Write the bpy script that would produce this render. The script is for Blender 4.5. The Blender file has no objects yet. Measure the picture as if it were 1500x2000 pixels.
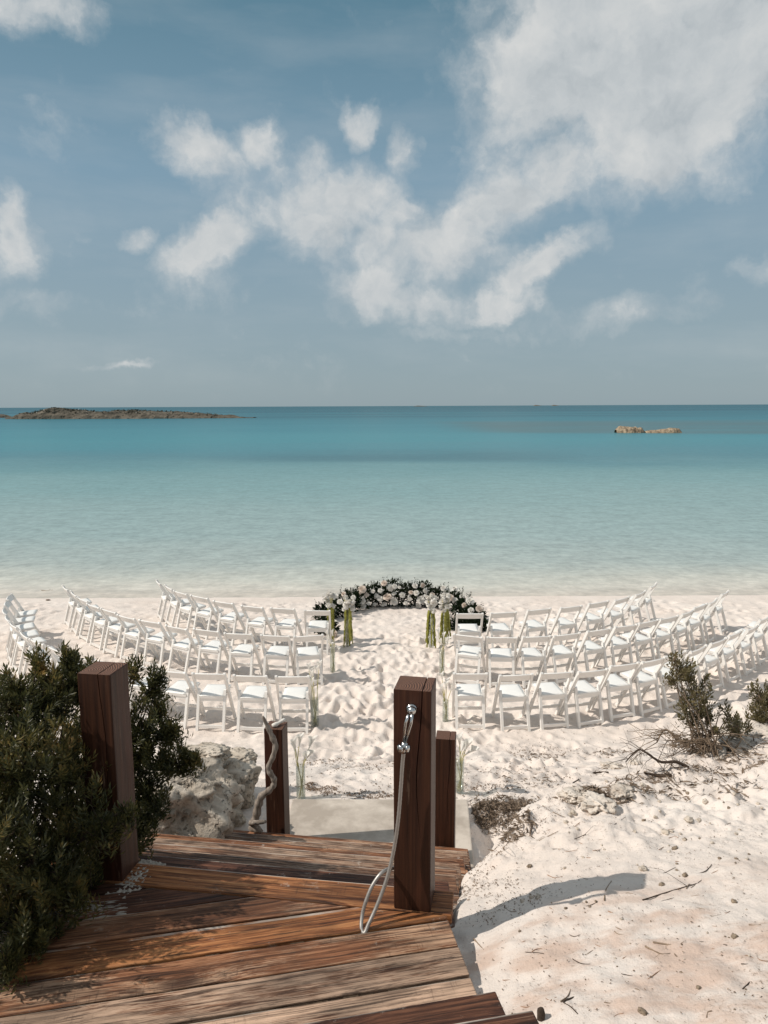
import bpy, bmesh, math, random
import numpy as np
from mathutils import Vector, Matrix, noise as mnoise
R = math.radians
rnd = random.Random(7)
nrg = np.random.default_rng(5)
scene = bpy.context.scene
COL = scene.collection

# ------------------------------------------------------------------ camera
CAM_H = 4.2
PITCH = 8.16
cam_d = bpy.data.cameras.new('camera')
cam = bpy.data.objects.new('camera', cam_d)
COL.objects.link(cam)
cam_d.sensor_fit = 'VERTICAL'
cam_d.sensor_height = 36.0
cam_d.lens = 36.0 * 1444 / 2000
cam_d.clip_start = 0.05
cam_d.clip_end = 60000
cam.matrix_world = (Matrix.Translation((0, 0, CAM_H)) @ Matrix.Rotation(R(90 - PITCH), 4, 'X')
                    @ Matrix.Rotation(R(-0.25), 4, 'Z'))
scene.camera = cam
CM = cam.matrix_world.to_3x3()

# ------------------------------------------------------------------ light
SUN_EL, SUN_AZ = 45.0, 263.0            # azimuth clockwise from +Y
sun_d = bpy.data.lights.new('sun', 'SUN')
sun_d.energy = 3.6
sun_d.angle = R(0.55)
sun_d.color = (1.0, 0.93, 0.84)
sun = bpy.data.objects.new('sun', sun_d)
COL.objects.link(sun)
to_sun = Vector((math.cos(R(SUN_EL)) * math.sin(R(SUN_AZ)), math.cos(R(SUN_EL)) * math.cos(R(SUN_AZ)), math.sin(R(SUN_EL))))
sun.rotation_euler = to_sun.to_track_quat('Z', 'Y').to_euler()
sun.location = (-20, -3, 20)

scene.view_settings.view_transform = 'Standard'
scene.view_settings.look = 'None'
scene.view_settings.exposure = 0.0
scene.view_settings.gamma = 1.0
scene.view_settings.use_curve_mapping = False


# node helper
class NT:
    def __init__(s, tree):
        s.t = tree
        s.n = tree.nodes
        s.l = tree.links

    def new(s, kind, **kw):
        n = s.n.new(kind)
        for k, v in kw.items():
            setattr(n, k, v)
        return n

    def put(s, sock, v):
        if isinstance(v, bpy.types.NodeSocket):
            s.l.new(v, sock)
        elif v is not None:
            sock.default_value = v

    def math(s, op, a, b=None, c=None, clamp=False):
        n = s.new('ShaderNodeMath', operation=op, use_clamp=clamp)
        s.put(n.inputs[0], a)
        if b is not None: s.put(n.inputs[1], b)
        if c is not None: s.put(n.inputs[2], c)
        return n.outputs[0]

    def vmath(s, op, a, b=None, out=0):
        n = s.new('ShaderNodeVectorMath', operation=op)
        s.put(n.inputs[0], a)
        if b is not None:
            s.put(n.inputs['Scale'] if op == 'SCALE' else n.inputs[1], b)
        return n.outputs[out]

    def noise(s, vec, scale, detail=4, rough=0.5, dist=0.0, col=False):
        n = s.new('ShaderNodeTexNoise')
        s.put(n.inputs['Vector'], vec)
        n.inputs['Scale'].default_value = scale
        n.inputs['Detail'].default_value = detail
        n.inputs['Roughness'].default_value = rough
        n.inputs['Distortion'].default_value = dist
        return n.outputs['Color' if col else 'Fac']

    def mapping(s, vec, scale=(1, 1, 1), loc=(0, 0, 0), rot=(0, 0, 0)):
        n = s.new('ShaderNodeMapping')
        s.put(n.inputs['Vector'], vec)
        n.inputs['Scale'].default_value = scale
        n.inputs['Location'].default_value = loc
        n.inputs['Rotation'].default_value = rot
        return n.outputs[0]

    def ramp(s, fac, stops, interp='LINEAR'):
        n = s.new('ShaderNodeValToRGB')
        s.put(n.inputs[0], fac)
        cr = n.color_ramp
        cr.interpolation = interp
        while len(cr.elements) < len(stops):
            cr.elements.new(0.5)
        for e, (p, c) in zip(cr.elements, stops):
            e.position = p
            e.color = (c, c, c, 1) if isinstance(c, (int, float)) else (*c, 1)
        return n.outputs[0]

    def mix(s, f, a, b, mode='MIX'):
        n = s.new('ShaderNodeMix', data_type='RGBA', blend_type=mode)
        s.put(n.inputs[0], f)
        for k, v in ((6, a), (7, b)):
            if isinstance(v, tuple) and len(v) == 3: v = (*v, 1)
            s.put(n.inputs[k], v)
        return n.outputs[2]

    def maprange(s, v, a, b, c=0.0, d=1.0, smooth=False):
        n = s.new('ShaderNodeMapRange')
        if smooth: n.interpolation_type = 'SMOOTHSTEP'
        s.put(n.inputs[0], v)
        for i, x in enumerate((a, b, c, d)):
            n.inputs[i + 1].default_value = x
        return n.outputs[0]


def px_dir(px, py):
    return (CM @ Vector(((px - 750) / 1444, -(py - 1000) / 1444, -1))).normalized()


# ------------------------------------------------------------------ world: sky + clouds
world = bpy.data.worlds.new("World")
scene.world = world
world.use_nodes = True
w = NT(world.node_tree)
w.n.clear()
wout = w.new('ShaderNodeOutputWorld')
wbg = w.new('ShaderNodeBackground')
w.l.new(wbg.outputs[0], wout.inputs[0])
wbg.inputs['Strength'].default_value = 0.10
sky = w.new('ShaderNodeTexSky')
sky.sky_type = 'NISHITA'
sky.sun_disc = False
sky.sun_elevation = R(SUN_EL)
sky.sun_rotation = R(SUN_AZ)
sky.altitude = 0
sky.air_density = 1.0
sky.dust_density = 0.6
sky.ozone_density = 1.0
tc = w.new('ShaderNodeTexCoord')
dirv = tc.outputs['Generated']
sep = w.new('ShaderNodeSeparateXYZ')
w.l.new(dirv, sep.inputs[0])
dx, dy, dz = sep.outputs
# azimuth / elevation plane of the sky (radians): continuous all round
az = w.math('ARCTAN2', dx, dy)
el = w.math('ARCSINE', dz)
comb = w.new('ShaderNodeCombineXYZ')
w.put(comb.inputs[0], az)
w.put(comb.inputs[1], el)
sv = comb.outputs[0]
# hazy tropical air: the physical sky is veiled by a haze pale at the horizon, its unseen zenith whitened to fill shadows
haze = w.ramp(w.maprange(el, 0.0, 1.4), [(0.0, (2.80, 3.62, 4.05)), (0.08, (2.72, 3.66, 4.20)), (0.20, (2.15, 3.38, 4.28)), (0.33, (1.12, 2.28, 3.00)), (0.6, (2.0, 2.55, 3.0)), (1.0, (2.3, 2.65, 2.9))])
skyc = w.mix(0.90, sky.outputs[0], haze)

n1 = w.noise(sv, 5.0, 7, 0.58, col=True)
n1c = w.vmath('SUBTRACT', n1, (0.5, 0.5, 0.5))
n2 = w.noise(sv, 26.0, 5, 0.6, col=True)
n2c = w.vmath('SUBTRACT', n2, (0.5, 0.5, 0.5))
warp = w.vmath('ADD', w.vmath('SCALE', n1c, 0.115), w.vmath('SCALE', n2c, 0.032))
wv = w.vmath('ADD', sv, warp)
# px, py, rx, ry, rotation(deg), weight
BLOBS = [(1170, 110, 250, 190, 0, 1.15), (1290, 235, 190, 120, 0, 1.1), (1430, 90, 170, 170, 0, 1.1),
         (1060, 340, 120, 95, 35, .78), (960, 410, 130, 70, 30, .8), (850, 490, 150, 85, 10, .86),
         (690, 395, 120, 75, 15, .9), (610, 330, 60, 55, 0, .62), (720, 560, 95, 60, 0, .92),
         (840, 590, 120, 42, 0, .75), (1050, 525, 105, 34, 22, .95), (950, 595, 110, 30, 10, .8),
         (705, 235, 46, 36, 0, .78), (795, 295, 36, 50, 0, .62), (380, 305, 95, 58, -20, .9),
         (490, 285, 50, 48, 0, .68), (420, 480, 105, 52, 25, .92), (460, 400, 90, 60, 0, .62),
         (345, 505, 50, 30, 0, .7), (15, 455, 55, 65, 0, .95), (270, 462, 42, 24, 20, .62), (560, 440, 90, 60, 0, .5),
         (50, 5, 120, 34, 0, .72), (1185, 615, 100, 28, 5, .5), (1330, 590, 90, 20, 0, .42), (232, 718, 75, 11, 6, .62), (90, 590, 170, 26, 0, .36),
         (1480, 520, 60, 30, 0, .4), (640, 460, 110, 70, 0, .8), (1080, 330, 90, 90, 0, .95), (1000, 390, 80, 60, 0, .85), (900, 440, 80, 60, 0, .8), (610, 395, 70, 60, 0, .75), (500, 430, 80, 60, 0, .6), (440, 350, 60, 60, 0, .6), (780, 430, 90, 60, 0, .7), (1010, 300, 70, 60, 0, .6),
         (540, 350, 80, 60, 0, .45), (730, 480, 110, 60, 0, .8), (960, 500, 90, 60, 0, .5), (900, 640, 200, 26, 0, .42), (1250, 620, 160, 30, 8, .45)]
acc = None
for b in BLOBS:
    if isinstance(b[0], tuple):
        ca, ce = b[0][1], b[0][2]
        rx, ry = b[2], b[3]
    else:
        d = px_dir(b[0], b[1])
        ca, ce = math.atan2(d.x, d.y), math.asin(d.z)
        rx, ry = b[2] / 1444 * 0.95, b[3] / 1444 * 0.95
    m = w.new('ShaderNodeMapping', vector_type='TEXTURE')
    w.put(m.inputs['Vector'], wv)
    m.inputs['Location'].default_value = (ca, ce, 0)
    m.inputs['Rotation'].default_value = (0, 0, R(b[4]))
    m.inputs['Scale'].default_value = (rx, ry, 1)
    ln = w.vmath('LENGTH', m.outputs[0], out=1)
    f = w.math('MULTIPLY', w.maprange(ln, 1.75, 0.0, smooth=True), b[5])
    acc = f if acc is None else w.math('SMOOTH_MAX', acc, f, 0.12)
det = w.noise(wv, 11.0, 9, 0.56)
det2 = w.noise(sv, 42.0, 6, 0.62)
dens = w.math('ADD', acc, w.math('MULTIPLY', w.math('SUBTRACT', det, 0.5), 1.25))
dens = w.math('ADD', dens, w.math('MULTIPLY', w.math('SUBTRACT', det2, 0.5), 0.30))
# heavier cloud added out of view, overhead and behind, to whiten fill light
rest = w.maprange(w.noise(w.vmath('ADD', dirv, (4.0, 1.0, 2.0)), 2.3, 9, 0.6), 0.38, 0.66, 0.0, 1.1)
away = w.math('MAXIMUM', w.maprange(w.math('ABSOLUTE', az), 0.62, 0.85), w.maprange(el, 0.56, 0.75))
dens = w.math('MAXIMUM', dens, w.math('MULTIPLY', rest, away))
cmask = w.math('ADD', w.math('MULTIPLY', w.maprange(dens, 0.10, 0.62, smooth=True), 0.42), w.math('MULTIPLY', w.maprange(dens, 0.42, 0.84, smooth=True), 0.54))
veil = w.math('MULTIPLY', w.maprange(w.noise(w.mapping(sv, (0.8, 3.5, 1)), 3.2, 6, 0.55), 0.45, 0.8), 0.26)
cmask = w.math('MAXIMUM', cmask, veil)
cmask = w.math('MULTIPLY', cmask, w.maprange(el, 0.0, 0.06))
# cloud body: lit white with soft grey undersides that follow its own billows
upn = w.noise(w.vmath('ADD', wv, (-0.022, 0.022, 0)), 11.0, 9, 0.56)
shade = w.math('ADD', w.math('MULTIPLY', w.math('SUBTRACT', det, upn), 1.9), 0.64)
thick = w.maprange(dens, 0.6, 1.7, 0.0, 0.34)
shade = w.math('SUBTRACT', shade, thick, clamp=True)
cloudc = w.ramp(shade, [(0.0, (3.9, 4.35, 4.65)), (0.5, (5.5, 5.8, 5.95)), (1.0, (6.9, 6.95, 6.85))])
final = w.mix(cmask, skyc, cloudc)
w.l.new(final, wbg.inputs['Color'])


# ------------------------------------------------------------------ helpers
def at(px, py, Y):
    d = px_dir(px, py)
    t = Y / d.y
    return Vector((d.x * t, Y, CAM_H + d.z * t))


def atz(px, py, z):
    d = px_dir(px, py)
    t = (z - CAM_H) / d.z
    return Vector((d.x * t, d.y * t, z))


def tag(o, label=None, cat=None, group=None, kind=None):
    if label: o['label'] = label
    if cat: o['category'] = cat
    if group: o['group'] = group
    if kind: o['kind'] = kind
    return o


def empty(name, loc, rz=0, label=None, cat=None, group=None):
    o = bpy.data.objects.new(name, None)
    COL.objects.link(o)
    o.location = loc
    o.rotation_euler = (0, 0, rz)
    o.empty_display_size = 0.1
    return tag(o, label, cat, group)


def link(name, me, mat=None, parent=None, loc=None, rot=None):
    o = bpy.data.objects.new(name, me)
    COL.objects.link(o)
    if mat and not me.materials: me.materials.append(mat)
    if parent: o.parent = parent
    if loc is not None: o.location = loc
    if rot is not None: o.rotation_euler = rot
    return o


def dup(o, parent=None):
    c = o.copy()
    COL.objects.link(c)
    c.parent = parent
    for ch in o.children:
        dup(ch, c)
    return c


class MB:
    """collects simple shapes for ONE mesh"""
    def __init__(s):
        s.v, s.f = [], []

    def add(s, vs, fs):
        b = len(s.v)
        s.v.extend([tuple(p) for p in vs])
        s.f.extend([tuple(b + i for i in f) for f in fs])

    def box(s, c, size, rot=None):
        hx, hy, hz = size[0] / 2, size[1] / 2, size[2] / 2
        vs = [Vector((x * hx, y * hy, z * hz)) for z in (-1, 1) for y in (-1, 1) for x in (-1, 1)]
        if rot is not None: vs = [rot @ p for p in vs]
        vs = [p + Vector(c) for p in vs]
        s.add(vs, [(0, 2, 3, 1), (4, 5, 7, 6), (0, 1, 5, 4), (2, 6, 7, 3), (0, 4, 6, 2), (1, 3, 7, 5)])

    def bar(s, a, b, wd, th, side=Vector((1, 0, 0)), cap=0.0):
        """flat bar a->b, wd along the in-plane normal, th along side; cap rounds the b end"""
        a, b = Vector(a), Vector(b)
        d = (b - a).normalized()
        n = d.cross(side).normalized() * (wd / 2)
        t = side.normalized() * (th / 2)
        prof = [(a, -1), (a, 1)]
        pts = [a - n, a + n]
        if cap:
            for k in range(0, 7):
                an = math.pi * k / 6
                pts.append(b + n * math.cos(an) + d * (wd / 2) * math.sin(an))
        else:
            pts += [b + n, b - n]
        m = len(pts)
        vs = [p - t for p in pts] + [p + t for p in pts]
        fs = [tuple(range(m - 1, -1, -1)), tuple(range(m, 2 * m))]
        for i in range(m):
            j = (i + 1) % m
            fs.append((i, j, m + j, m + i))
        s.add(vs, fs)

    def tube(s, pts, rad, n=8, caps=True, jitter=0.0):
        pts = [Vector(p) for p in pts]
        m = len(pts)
        if not isinstance(rad, (list, tuple)): rad = [rad] * m
        prev = None
        rings = []
        for i, p in enumerate(pts):
            d = (pts[min(i + 1, m - 1)] - pts[max(i - 1, 0)]).normalized()
            if prev is None:
                prev = d.orthogonal().normalized()
            prev = (prev - d * prev.dot(d)).normalized()
            q = d.cross(prev)
            for k in range(n):
                an = 2 * math.pi * k / n
                r = rad[i] * (1 + jitter * (rnd.random() - .5))
                rings.append(p + (prev * math.cos(an) + q * math.sin(an)) * r)
        fs = []
        for i in range(m - 1):
            for k in range(n):
                k2 = (k + 1) % n
                fs.append((i * n + k, i * n + k2, (i + 1) * n + k2, (i + 1) * n + k))
        if caps:
            fs.append(tuple(range(n - 1, -1, -1)))
            fs.append(tuple((m - 1) * n + k for k in range(n)))
        s.add(rings, fs)

    def lathe(s, prof, n=20, base=Vector((0, 0, 0)), axis=None):
        vs, fs = [], []
        for r, z in prof:
            for k in range(n):
                an = 2 * math.pi * k / n
                vs.append(Vector((r * math.cos(an), r * math.sin(an), z)))
        for i in range(len(prof) - 1):
            for k in range(n):
                k2 = (k + 1) % n
                fs.append((i * n + k, i * n + k2, (i + 1) * n + k2, (i + 1) * n + k))
        if axis is not None:
            q = Vector((0, 0, 1)).rotation_difference(Vector(axis).normalized())
            vs = [q @ v for v in vs]
        s.add([v + base for v in vs], fs)

    def mesh(s, name, smooth=False):
        me = bpy.data.meshes.new(name)
        me.from_pydata([tuple(v) for v in s.v], [], s.f)
        if smooth: me.polygons.foreach_set('use_smooth', [True] * len(me.polygons))
        me.update()
        return me

    def build(s, name, mat, parent=None, smooth=False, loc=None, rot=None, bevel=0):
        me = s.mesh(name, smooth)
        if bevel:
            bm = bmesh.new()
            bm.from_mesh(me)
            es = [e for e in bm.edges if len(e.link_faces) == 2 and e.calc_face_angle(0) > 0.6]
            bmesh.ops.bevel(bm, geom=es, offset=bevel, segments=2, affect='EDGES', profile=0.6)
            bm.to_mesh(me)
            bm.free()
        return link(name, me, mat, parent, loc, rot)


def grid_mesh(name, V, F, smooth=True):
    me = bpy.data.meshes.new(name)
    me.vertices.add(len(V))
    me.vertices.foreach_set('co', np.asarray(V, np.float32).ravel())
    F = np.asarray(F, np.int32)
    k = F.shape[1]
    me.loops.add(F.size)
    me.loops.foreach_set('vertex_index', F.ravel())
    me.polygons.add(len(F))
    me.polygons.foreach_set('loop_start', np.arange(0, F.size, k, dtype=np.int32))
    me.polygons.foreach_set('loop_total', np.full(len(F), k, np.int32))
    me.polygons.foreach_set('use_smooth', np.full(len(F), smooth))
    me.update(calc_edges=True)
    return me


# ------------------------------------------------------------------ numpy noise
def vnoise(x, y, seed=0):
    xi, yi = np.floor(x).astype(np.int64), np.floor(y).astype(np.int64)
    fx, fy = x - xi, y - yi
    fx, fy = fx * fx * fx * (fx * (fx * 6 - 15) + 10), fy * fy * fy * (fy * (fy * 6 - 15) + 10)

    def h(a, b):
        n = (a * 374761393 + b * 668265263 + seed * 1442695041) & 0xffffffff
        n = ((n ^ (n >> 13)) * 1274126177) & 0xffffffff
        n = (n ^ (n >> 16)) & 0xffff
        return n / 32767.5 - 1.0
    return (h(xi, yi) * (1 - fx) + h(xi + 1, yi) * fx) * (1 - fy) + (h(xi, yi + 1) * (1 - fx) + h(xi + 1, yi + 1) * fx) * fy


def fbm(x, y, oct=4, seed=0, gain=0.5):
    s, a, t = 0, 1.0, 0
    for o in range(oct):
        c, sn = math.cos(o * 1.1), math.sin(o * 1.1)
        s = s + a * vnoise((x * c - y * sn) * 2 ** o + 17.3 * o, (x * sn + y * c) * 2 ** o - 9.1 * o, seed + o)
        t += a
        a *= gain
    return s / t


def sstep(x, a, b):
    t = np.clip((x - a) / (b - a), 0, 1)
    return t * t * (3 - 2 * t)


def smax(a, b, k):
    h = np.clip(0.5 + 0.5 * (a - b) / k, 0, 1)
    return b * (1 - h) + a * h + k * h * (1 - h)


SEA_Z = -0.16
TH = R(8.5)                       # the lower flight is turned this much to the right
RUN, RISE, NT_ = 0.285, 0.158, 8
DECK_Z = 2.28
PAD_Z = DECK_Z - RISE * NT_ - 0.17


def ground_base(X, Y):
    """large forms of the beach and the two dune shoulders"""
    X = np.asarray(X, float)
    Y = np.asarray(Y, float)
    beach = 0.80 * (1 - sstep(Y, 5.7, 9.1))
    beach = beach - 0.03 * sstep(Y, 12, 15) - 0.175 * np.clip((Y - 14.3) / 2.9, 0, 1) ** 1.3
    beach = beach - np.clip(Y - 17.2, 0, 12) * 0.045 - np.clip(Y - 29, 0, 400) * 0.03
    beach = beach + 0.05 * fbm(X * 0.35, Y * 0.35, 3, 3) * (1 - sstep(Y, 13, 15.5)) * sstep(Y, 6, 8)
    # right dune shoulder
    ridge = np.interp(X, [0.0, .33, .73, 1.39, 2.7, 5, 9, 40], [2.7, 3.15, 3.85, 4.4, 5.25, 6.3, 7.2, 8])
    ridge = ridge + 0.12 * fbm(X * 1.7, Y * 0.6, 3, 11)
    top = 2.30 + 0.08 * (np.clip(X, -5, 8) - 1) - 0.22 * (np.clip(Y, 0.5, 50) - 2.7)
    top = top - np.exp(-((X - 0.40) / 0.30) ** 2) * (0.04 + 0.07 * sstep(Y, 2.7, 3.2)) + 0.05 * fbm(X * 1.1, Y * 1.1, 3, 21)
    top = top - 0.065 * np.exp(-((X - 0.28) / 0.16) ** 2) * (1 - sstep(Y, 2.7, 3.2))
    over = Y - ridge
    fall = np.where(over > -0.35, (np.clip(over + 0.35, 0, None)) ** 2 / (0.9 + np.clip(over + 0.35, 0, None)) * 1.05, 0)
    dune = top - fall
    dune = np.where(Y > ridge + 6, -9, dune)
    # below and beside the steps the ground drops away to the left of this line
    edge = np.interp(Y, [0, 2.3, 2.55, 2.75, 3.5, 4.2, 5.0, 5.6, 7], [-0.3, -0.2, 0.1, 0.26, 0.36, 0.50, 0.74, 0.95, 1.4])
    dune = dune - 1.6 * (1 - sstep(X, edge - 0.30 + .14 * (1 - sstep(Y, 2.4, 2.9)), edge + 0.04))
    # left shoulder under the shrubs
    lr = np.interp(X, [-40, -6, -3, -1.5, -1.0], [5.5, 4.6, 3.9, 3.3, 2.9])
    ltop = 2.24 + 0.04 * fbm(X * 1.3, Y * 1.3, 3, 31) - 0.10 * np.clip(-X - 1.5, 0, 6) * 0.5 + 0.05 * (2.5 - np.clip(Y, 0.5, 9))
    lo = np.clip(Y - lr + 0.2, 0, None)
    left = ltop - 1.15 * lo ** 2 / (0.6 + lo)
    left = left - 1.9 * sstep(X, -1.42 + 0.05 * np.clip(Y - 2.8, 0, 3), -0.95)
    z = smax(dune, left, 0.08)
    z = smax(z, beach, 0.12)
    return z


STAMPS = []
for k in range(3800):
    yy = rnd.uniform(6.3, 16.8)
    xx = rnd.uniform(-0.62, 0.62) * (yy + 1.5)
    STAMPS.append((xx, yy, rnd.uniform(0, math.pi), rnd.uniform(.08, .16), rnd.uniform(.05, .085), rnd.uniform(.018, .05)))
# walked-through aisle
for k in range(520):
    yy = rnd.uniform(6.1, 13.5)
    xx = rnd.gauss(0.05, 0.7)
    STAMPS.append((xx, yy, rnd.gauss(math.pi / 2, .5), rnd.uniform(.10, .15), rnd.uniform(.045, .07), rnd.uniform(.03, .055)))

xs = np.concatenate([-np.geomspace(9000, 11, 30), np.arange(-10.4, -5, .045), np.arange(-5, .24, .026), np.arange(.24, 2.4, .0125),
                     np.arange(2.4, 5.2, .026), np.arange(5.2, 10.5, .045), np.geomspace(11, 9000, 30)])
ys = np.concatenate([-np.geomspace(300, 2, 12), np.arange(-1.5, 1.2, .3), np.arange(1.2, 3.6, .0115), np.arange(3.6, 8.5, .021),
                     np.arange(8.5, 17.8, .031), np.geomspace(18, 12000, 40)])
GX, GY = np.meshgrid(xs, ys)
GZ = ground_base(GX, GY)
near = (np.abs(GX) < 11) & (GY < 18) & (GY > -2)
bw = sstep(GY, 5.6, 7.2) * (1 - sstep(GY, 15.6, 16.9)) * (np.abs(GX) < 12)      # trodden dry beach
GZ += bw * (0.014 * fbm(GX * 3.6, GY * 3.6, 4, 41) + 0.012 * (1 - np.abs(fbm(GX * 2.2, GY * 2.6, 3, 51)) * 2.5) + 0.006 * fbm(GX * 14, GY * 14, 2, 61))
dw = (1 - sstep(GY, 5.6, 7.2)) * near
GZ += dw * (0.030 * fbm(GX * 2.6, GY * 2.6, 4, 75, .55) + 0.016 * np.abs(fbm(GX * 5, GY * 4, 4, 76, .6)) + 0.010 * fbm(GX * 7, GY * 7, 4, 71) + 0.004 * fbm(GX * 26, GY * 26, 3, 81, .6))
# wind-worn crust near the top of the right slope
cr = dw * np.maximum(sstep(GX, 0.7, 1.3) * sstep(GY, 3.0, 4.0), sstep(GY, 2.9, 3.3) * (GX > .3))
GZ += cr * 0.10 * (np.abs(fbm(GX * 4.5, GY * 4.5, 4, 91, .6)) - 0.25)
for (sx, sy, sa, la, lb, dp) in STAMPS:
    m = la * 2.4
    i0, i1 = np.searchsorted(xs, (sx - m, sx + m))
    j0, j1 = np.searchsorted(ys, (sy - m, sy + m))
    if i1 <= i0 or j1 <= j0: continue
    ax = GX[j0:j1, i0:i1] - sx
    ay = GY[j0:j1, i0:i1] - sy
    c, s_ = math.cos(sa), math.sin(sa)
    r2 = ((ax * c + ay * s_) / la) ** 2 + ((-ax * s_ + ay * c) / lb) ** 2
    fade = float(1 - sstep(sy, 15.4, 16.6)) * float(sstep(sy, 5.9, 6.8))
    GZ[j0:j1, i0:i1] += (0.66 + 0.26 * math.sin(sx * 1.3 + 2 * math.sin(sy * .8))) * fade * dp * (-1.0 * np.exp(-r2 * 1.1) + 0.36 * np.exp(-(np.sqrt(r2) - 1.55) ** 2 * 4.5))
# hollow beside the slab and a soft bank round it
GZ -= 0.16 * np.exp(-((GX - 0.86) / 0.13) ** 2 - ((GY - 5.55) / 0.4) ** 2)
undeck = (GX > -1.25) & (GX < .27) & (GY < 2.72) & (GY > .5)
GZ = np.where(undeck, np.minimum(GZ, DECK_Z - .060), GZ)
# ground stays under the slab
inpad = (GX > -0.9) & (GX < 0.74) & (GY > 4.6) & (GY < 5.97)
GZ = np.where(inpad, np.minimum(GZ, PAD_Z - 0.06), GZ)


def gz(x, y):
    """height of the finished sand at x, y"""
    i = int(np.clip(np.searchsorted(xs, x) - 1, 0, len(xs) - 2))
    j = int(np.clip(np.searchsorted(ys, y) - 1, 0, len(ys) - 2))
    fx = (x - xs[i]) / (xs[i + 1] - xs[i])
    fy = (y - ys[j]) / (ys[j + 1] - ys[j])
    return float((GZ[j, i] * (1 - fx) + GZ[j, i + 1] * fx) * (1 - fy) + (GZ[j + 1, i] * (1 - fx) + GZ[j + 1, i + 1] * fx) * fy)


def gray(px, py):
    """where the view ray through a spot of the picture meets the sand"""
    d = px_dir(px, py)
    t = 1.5
    while t < 60:
        p = Vector((0, 0, CAM_H)) + d * t
        if p.z <= gz(p.x, p.y): return p
        t += 0.02
    return Vector((0, 0, CAM_H)) + d * t


# ------------------------------------------------------------------ materials
def new_mat(name):
    m = bpy.data.materials.new(name)
    m.use_nodes = True
    t = NT(m.node_tree)
    p = m.node_tree.nodes['Principled BSDF']
    return m, t, p


def geo_pos(t):
    return t.new('ShaderNodeNewGeometry').outputs['Position']


def bump(t, p, h, strength=0.5, dist=0.01):
    b = t.new('ShaderNodeBump')
    b.inputs['Strength'].default_value = strength
    b.inputs['Distance'].default_value = dist
    t.put(b.inputs['Height'], h)
    t.l.new(b.outputs[0], p.inputs['Normal'])


def plain(name, col, rough=0.5, spec=0.5, metal=0.0, var=0.0, scale=20, bmp=0.0):
    m, t, p = new_mat(name)
    p.inputs['Roughness'].default_value = rough
    p.inputs['Specular IOR Level'].default_value = spec
    p.inputs['Metallic'].default_value = metal
    oc = t.new('ShaderNodeTexCoord').outputs['Object']
    nz = t.noise(oc, scale, 5, 0.6)
    lo = tuple(c * (1 - var) for c in col)
    hi = tuple(min(1, c * (1 + var)) for c in col)
    t.l.new(t.ramp(nz, [(0.3, lo), (0.7, hi)]), p.inputs['Base Color'])
    if bmp: bump(t, p, nz, bmp, 0.01)
    return m


def mat_sand():
    m, t, p = new_mat('sand')
    pos = geo_pos(t)
    p.inputs['Roughness'].default_value = 0.95
    p.inputs['Specular IOR Level'].default_value = 0.12
    s = t.new('ShaderNodeSeparateXYZ')
    t.l.new(pos, s.inputs[0])
    X, Y, Z = s.outputs
    big = t.noise(pos, 0.9, 4, 0.55)
    col = t.ramp(big, [(0.25, (0.695, 0.605, 0.54)), (0.75, (0.775, 0.70, 0.64))])
    # damp brownish patch of the near slope
    damp = t.noise(t.mapping(pos, (1.0, 2.2, 1)), 1.5, 6, 0.62)
    dm = t.math('MULTIPLY', t.maprange(damp, 0.44, 0.58, smooth=True), t.maprange(Y, 3.1, 2.35, smooth=True))
    col = t.mix(t.math('MULTIPLY', dm, 0.85), col, (0.57, 0.425, 0.345))
    # speckle of organic crumbs, thick towards the foot of the slopes
    zone = t.math('MULTIPLY', t.maprange(Y, 8.8, 6.6, smooth=True), t.maprange(t.noise(pos, 2.3, 5, 0.65), 0.40, 0.66, smooth=True))
    sp = t.maprange(t.noise(pos, 70, 4, 0.75), 0.56, 0.66)
    col = t.mix(t.math('MULTIPLY', t.math('MULTIPLY', sp, zone), 0.75), col, (0.22, 0.15, 0.10))
    sp2 = t.maprange(t.noise(pos, 34, 5, 0.8), 0.66, 0.74)
    col = t.mix(t.math('MULTIPLY', sp2, 0.4), col, (0.40, 0.30, 0.22))
    # wet band at the water's edge
    wn = t.math('ADD', Y, t.math('MULTIPLY', t.math('SUBTRACT', t.noise(pos, 0.35, 3, 0.5), 0.5), 1.0))
    wet = t.maprange(wn, 16.7, 17.2, smooth=True)
    col = t.mix(wet, col, (0.66, 0.58, 0.50))
    t.l.new(col, p.inputs['Base Color'])
    h = t.math('ADD', t.math('MULTIPLY', t.noise(pos, 22, 6, 0.68), 1.0), t.math('MULTIPLY', t.noise(pos, 160, 3, 0.7), 0.25))
    h = t.math('MULTIPLY', h, t.maprange(wet, 0, 1, 1.0, 0.15))
    bump(t, p, h, 0.55, 0.02)
    return m


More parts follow.
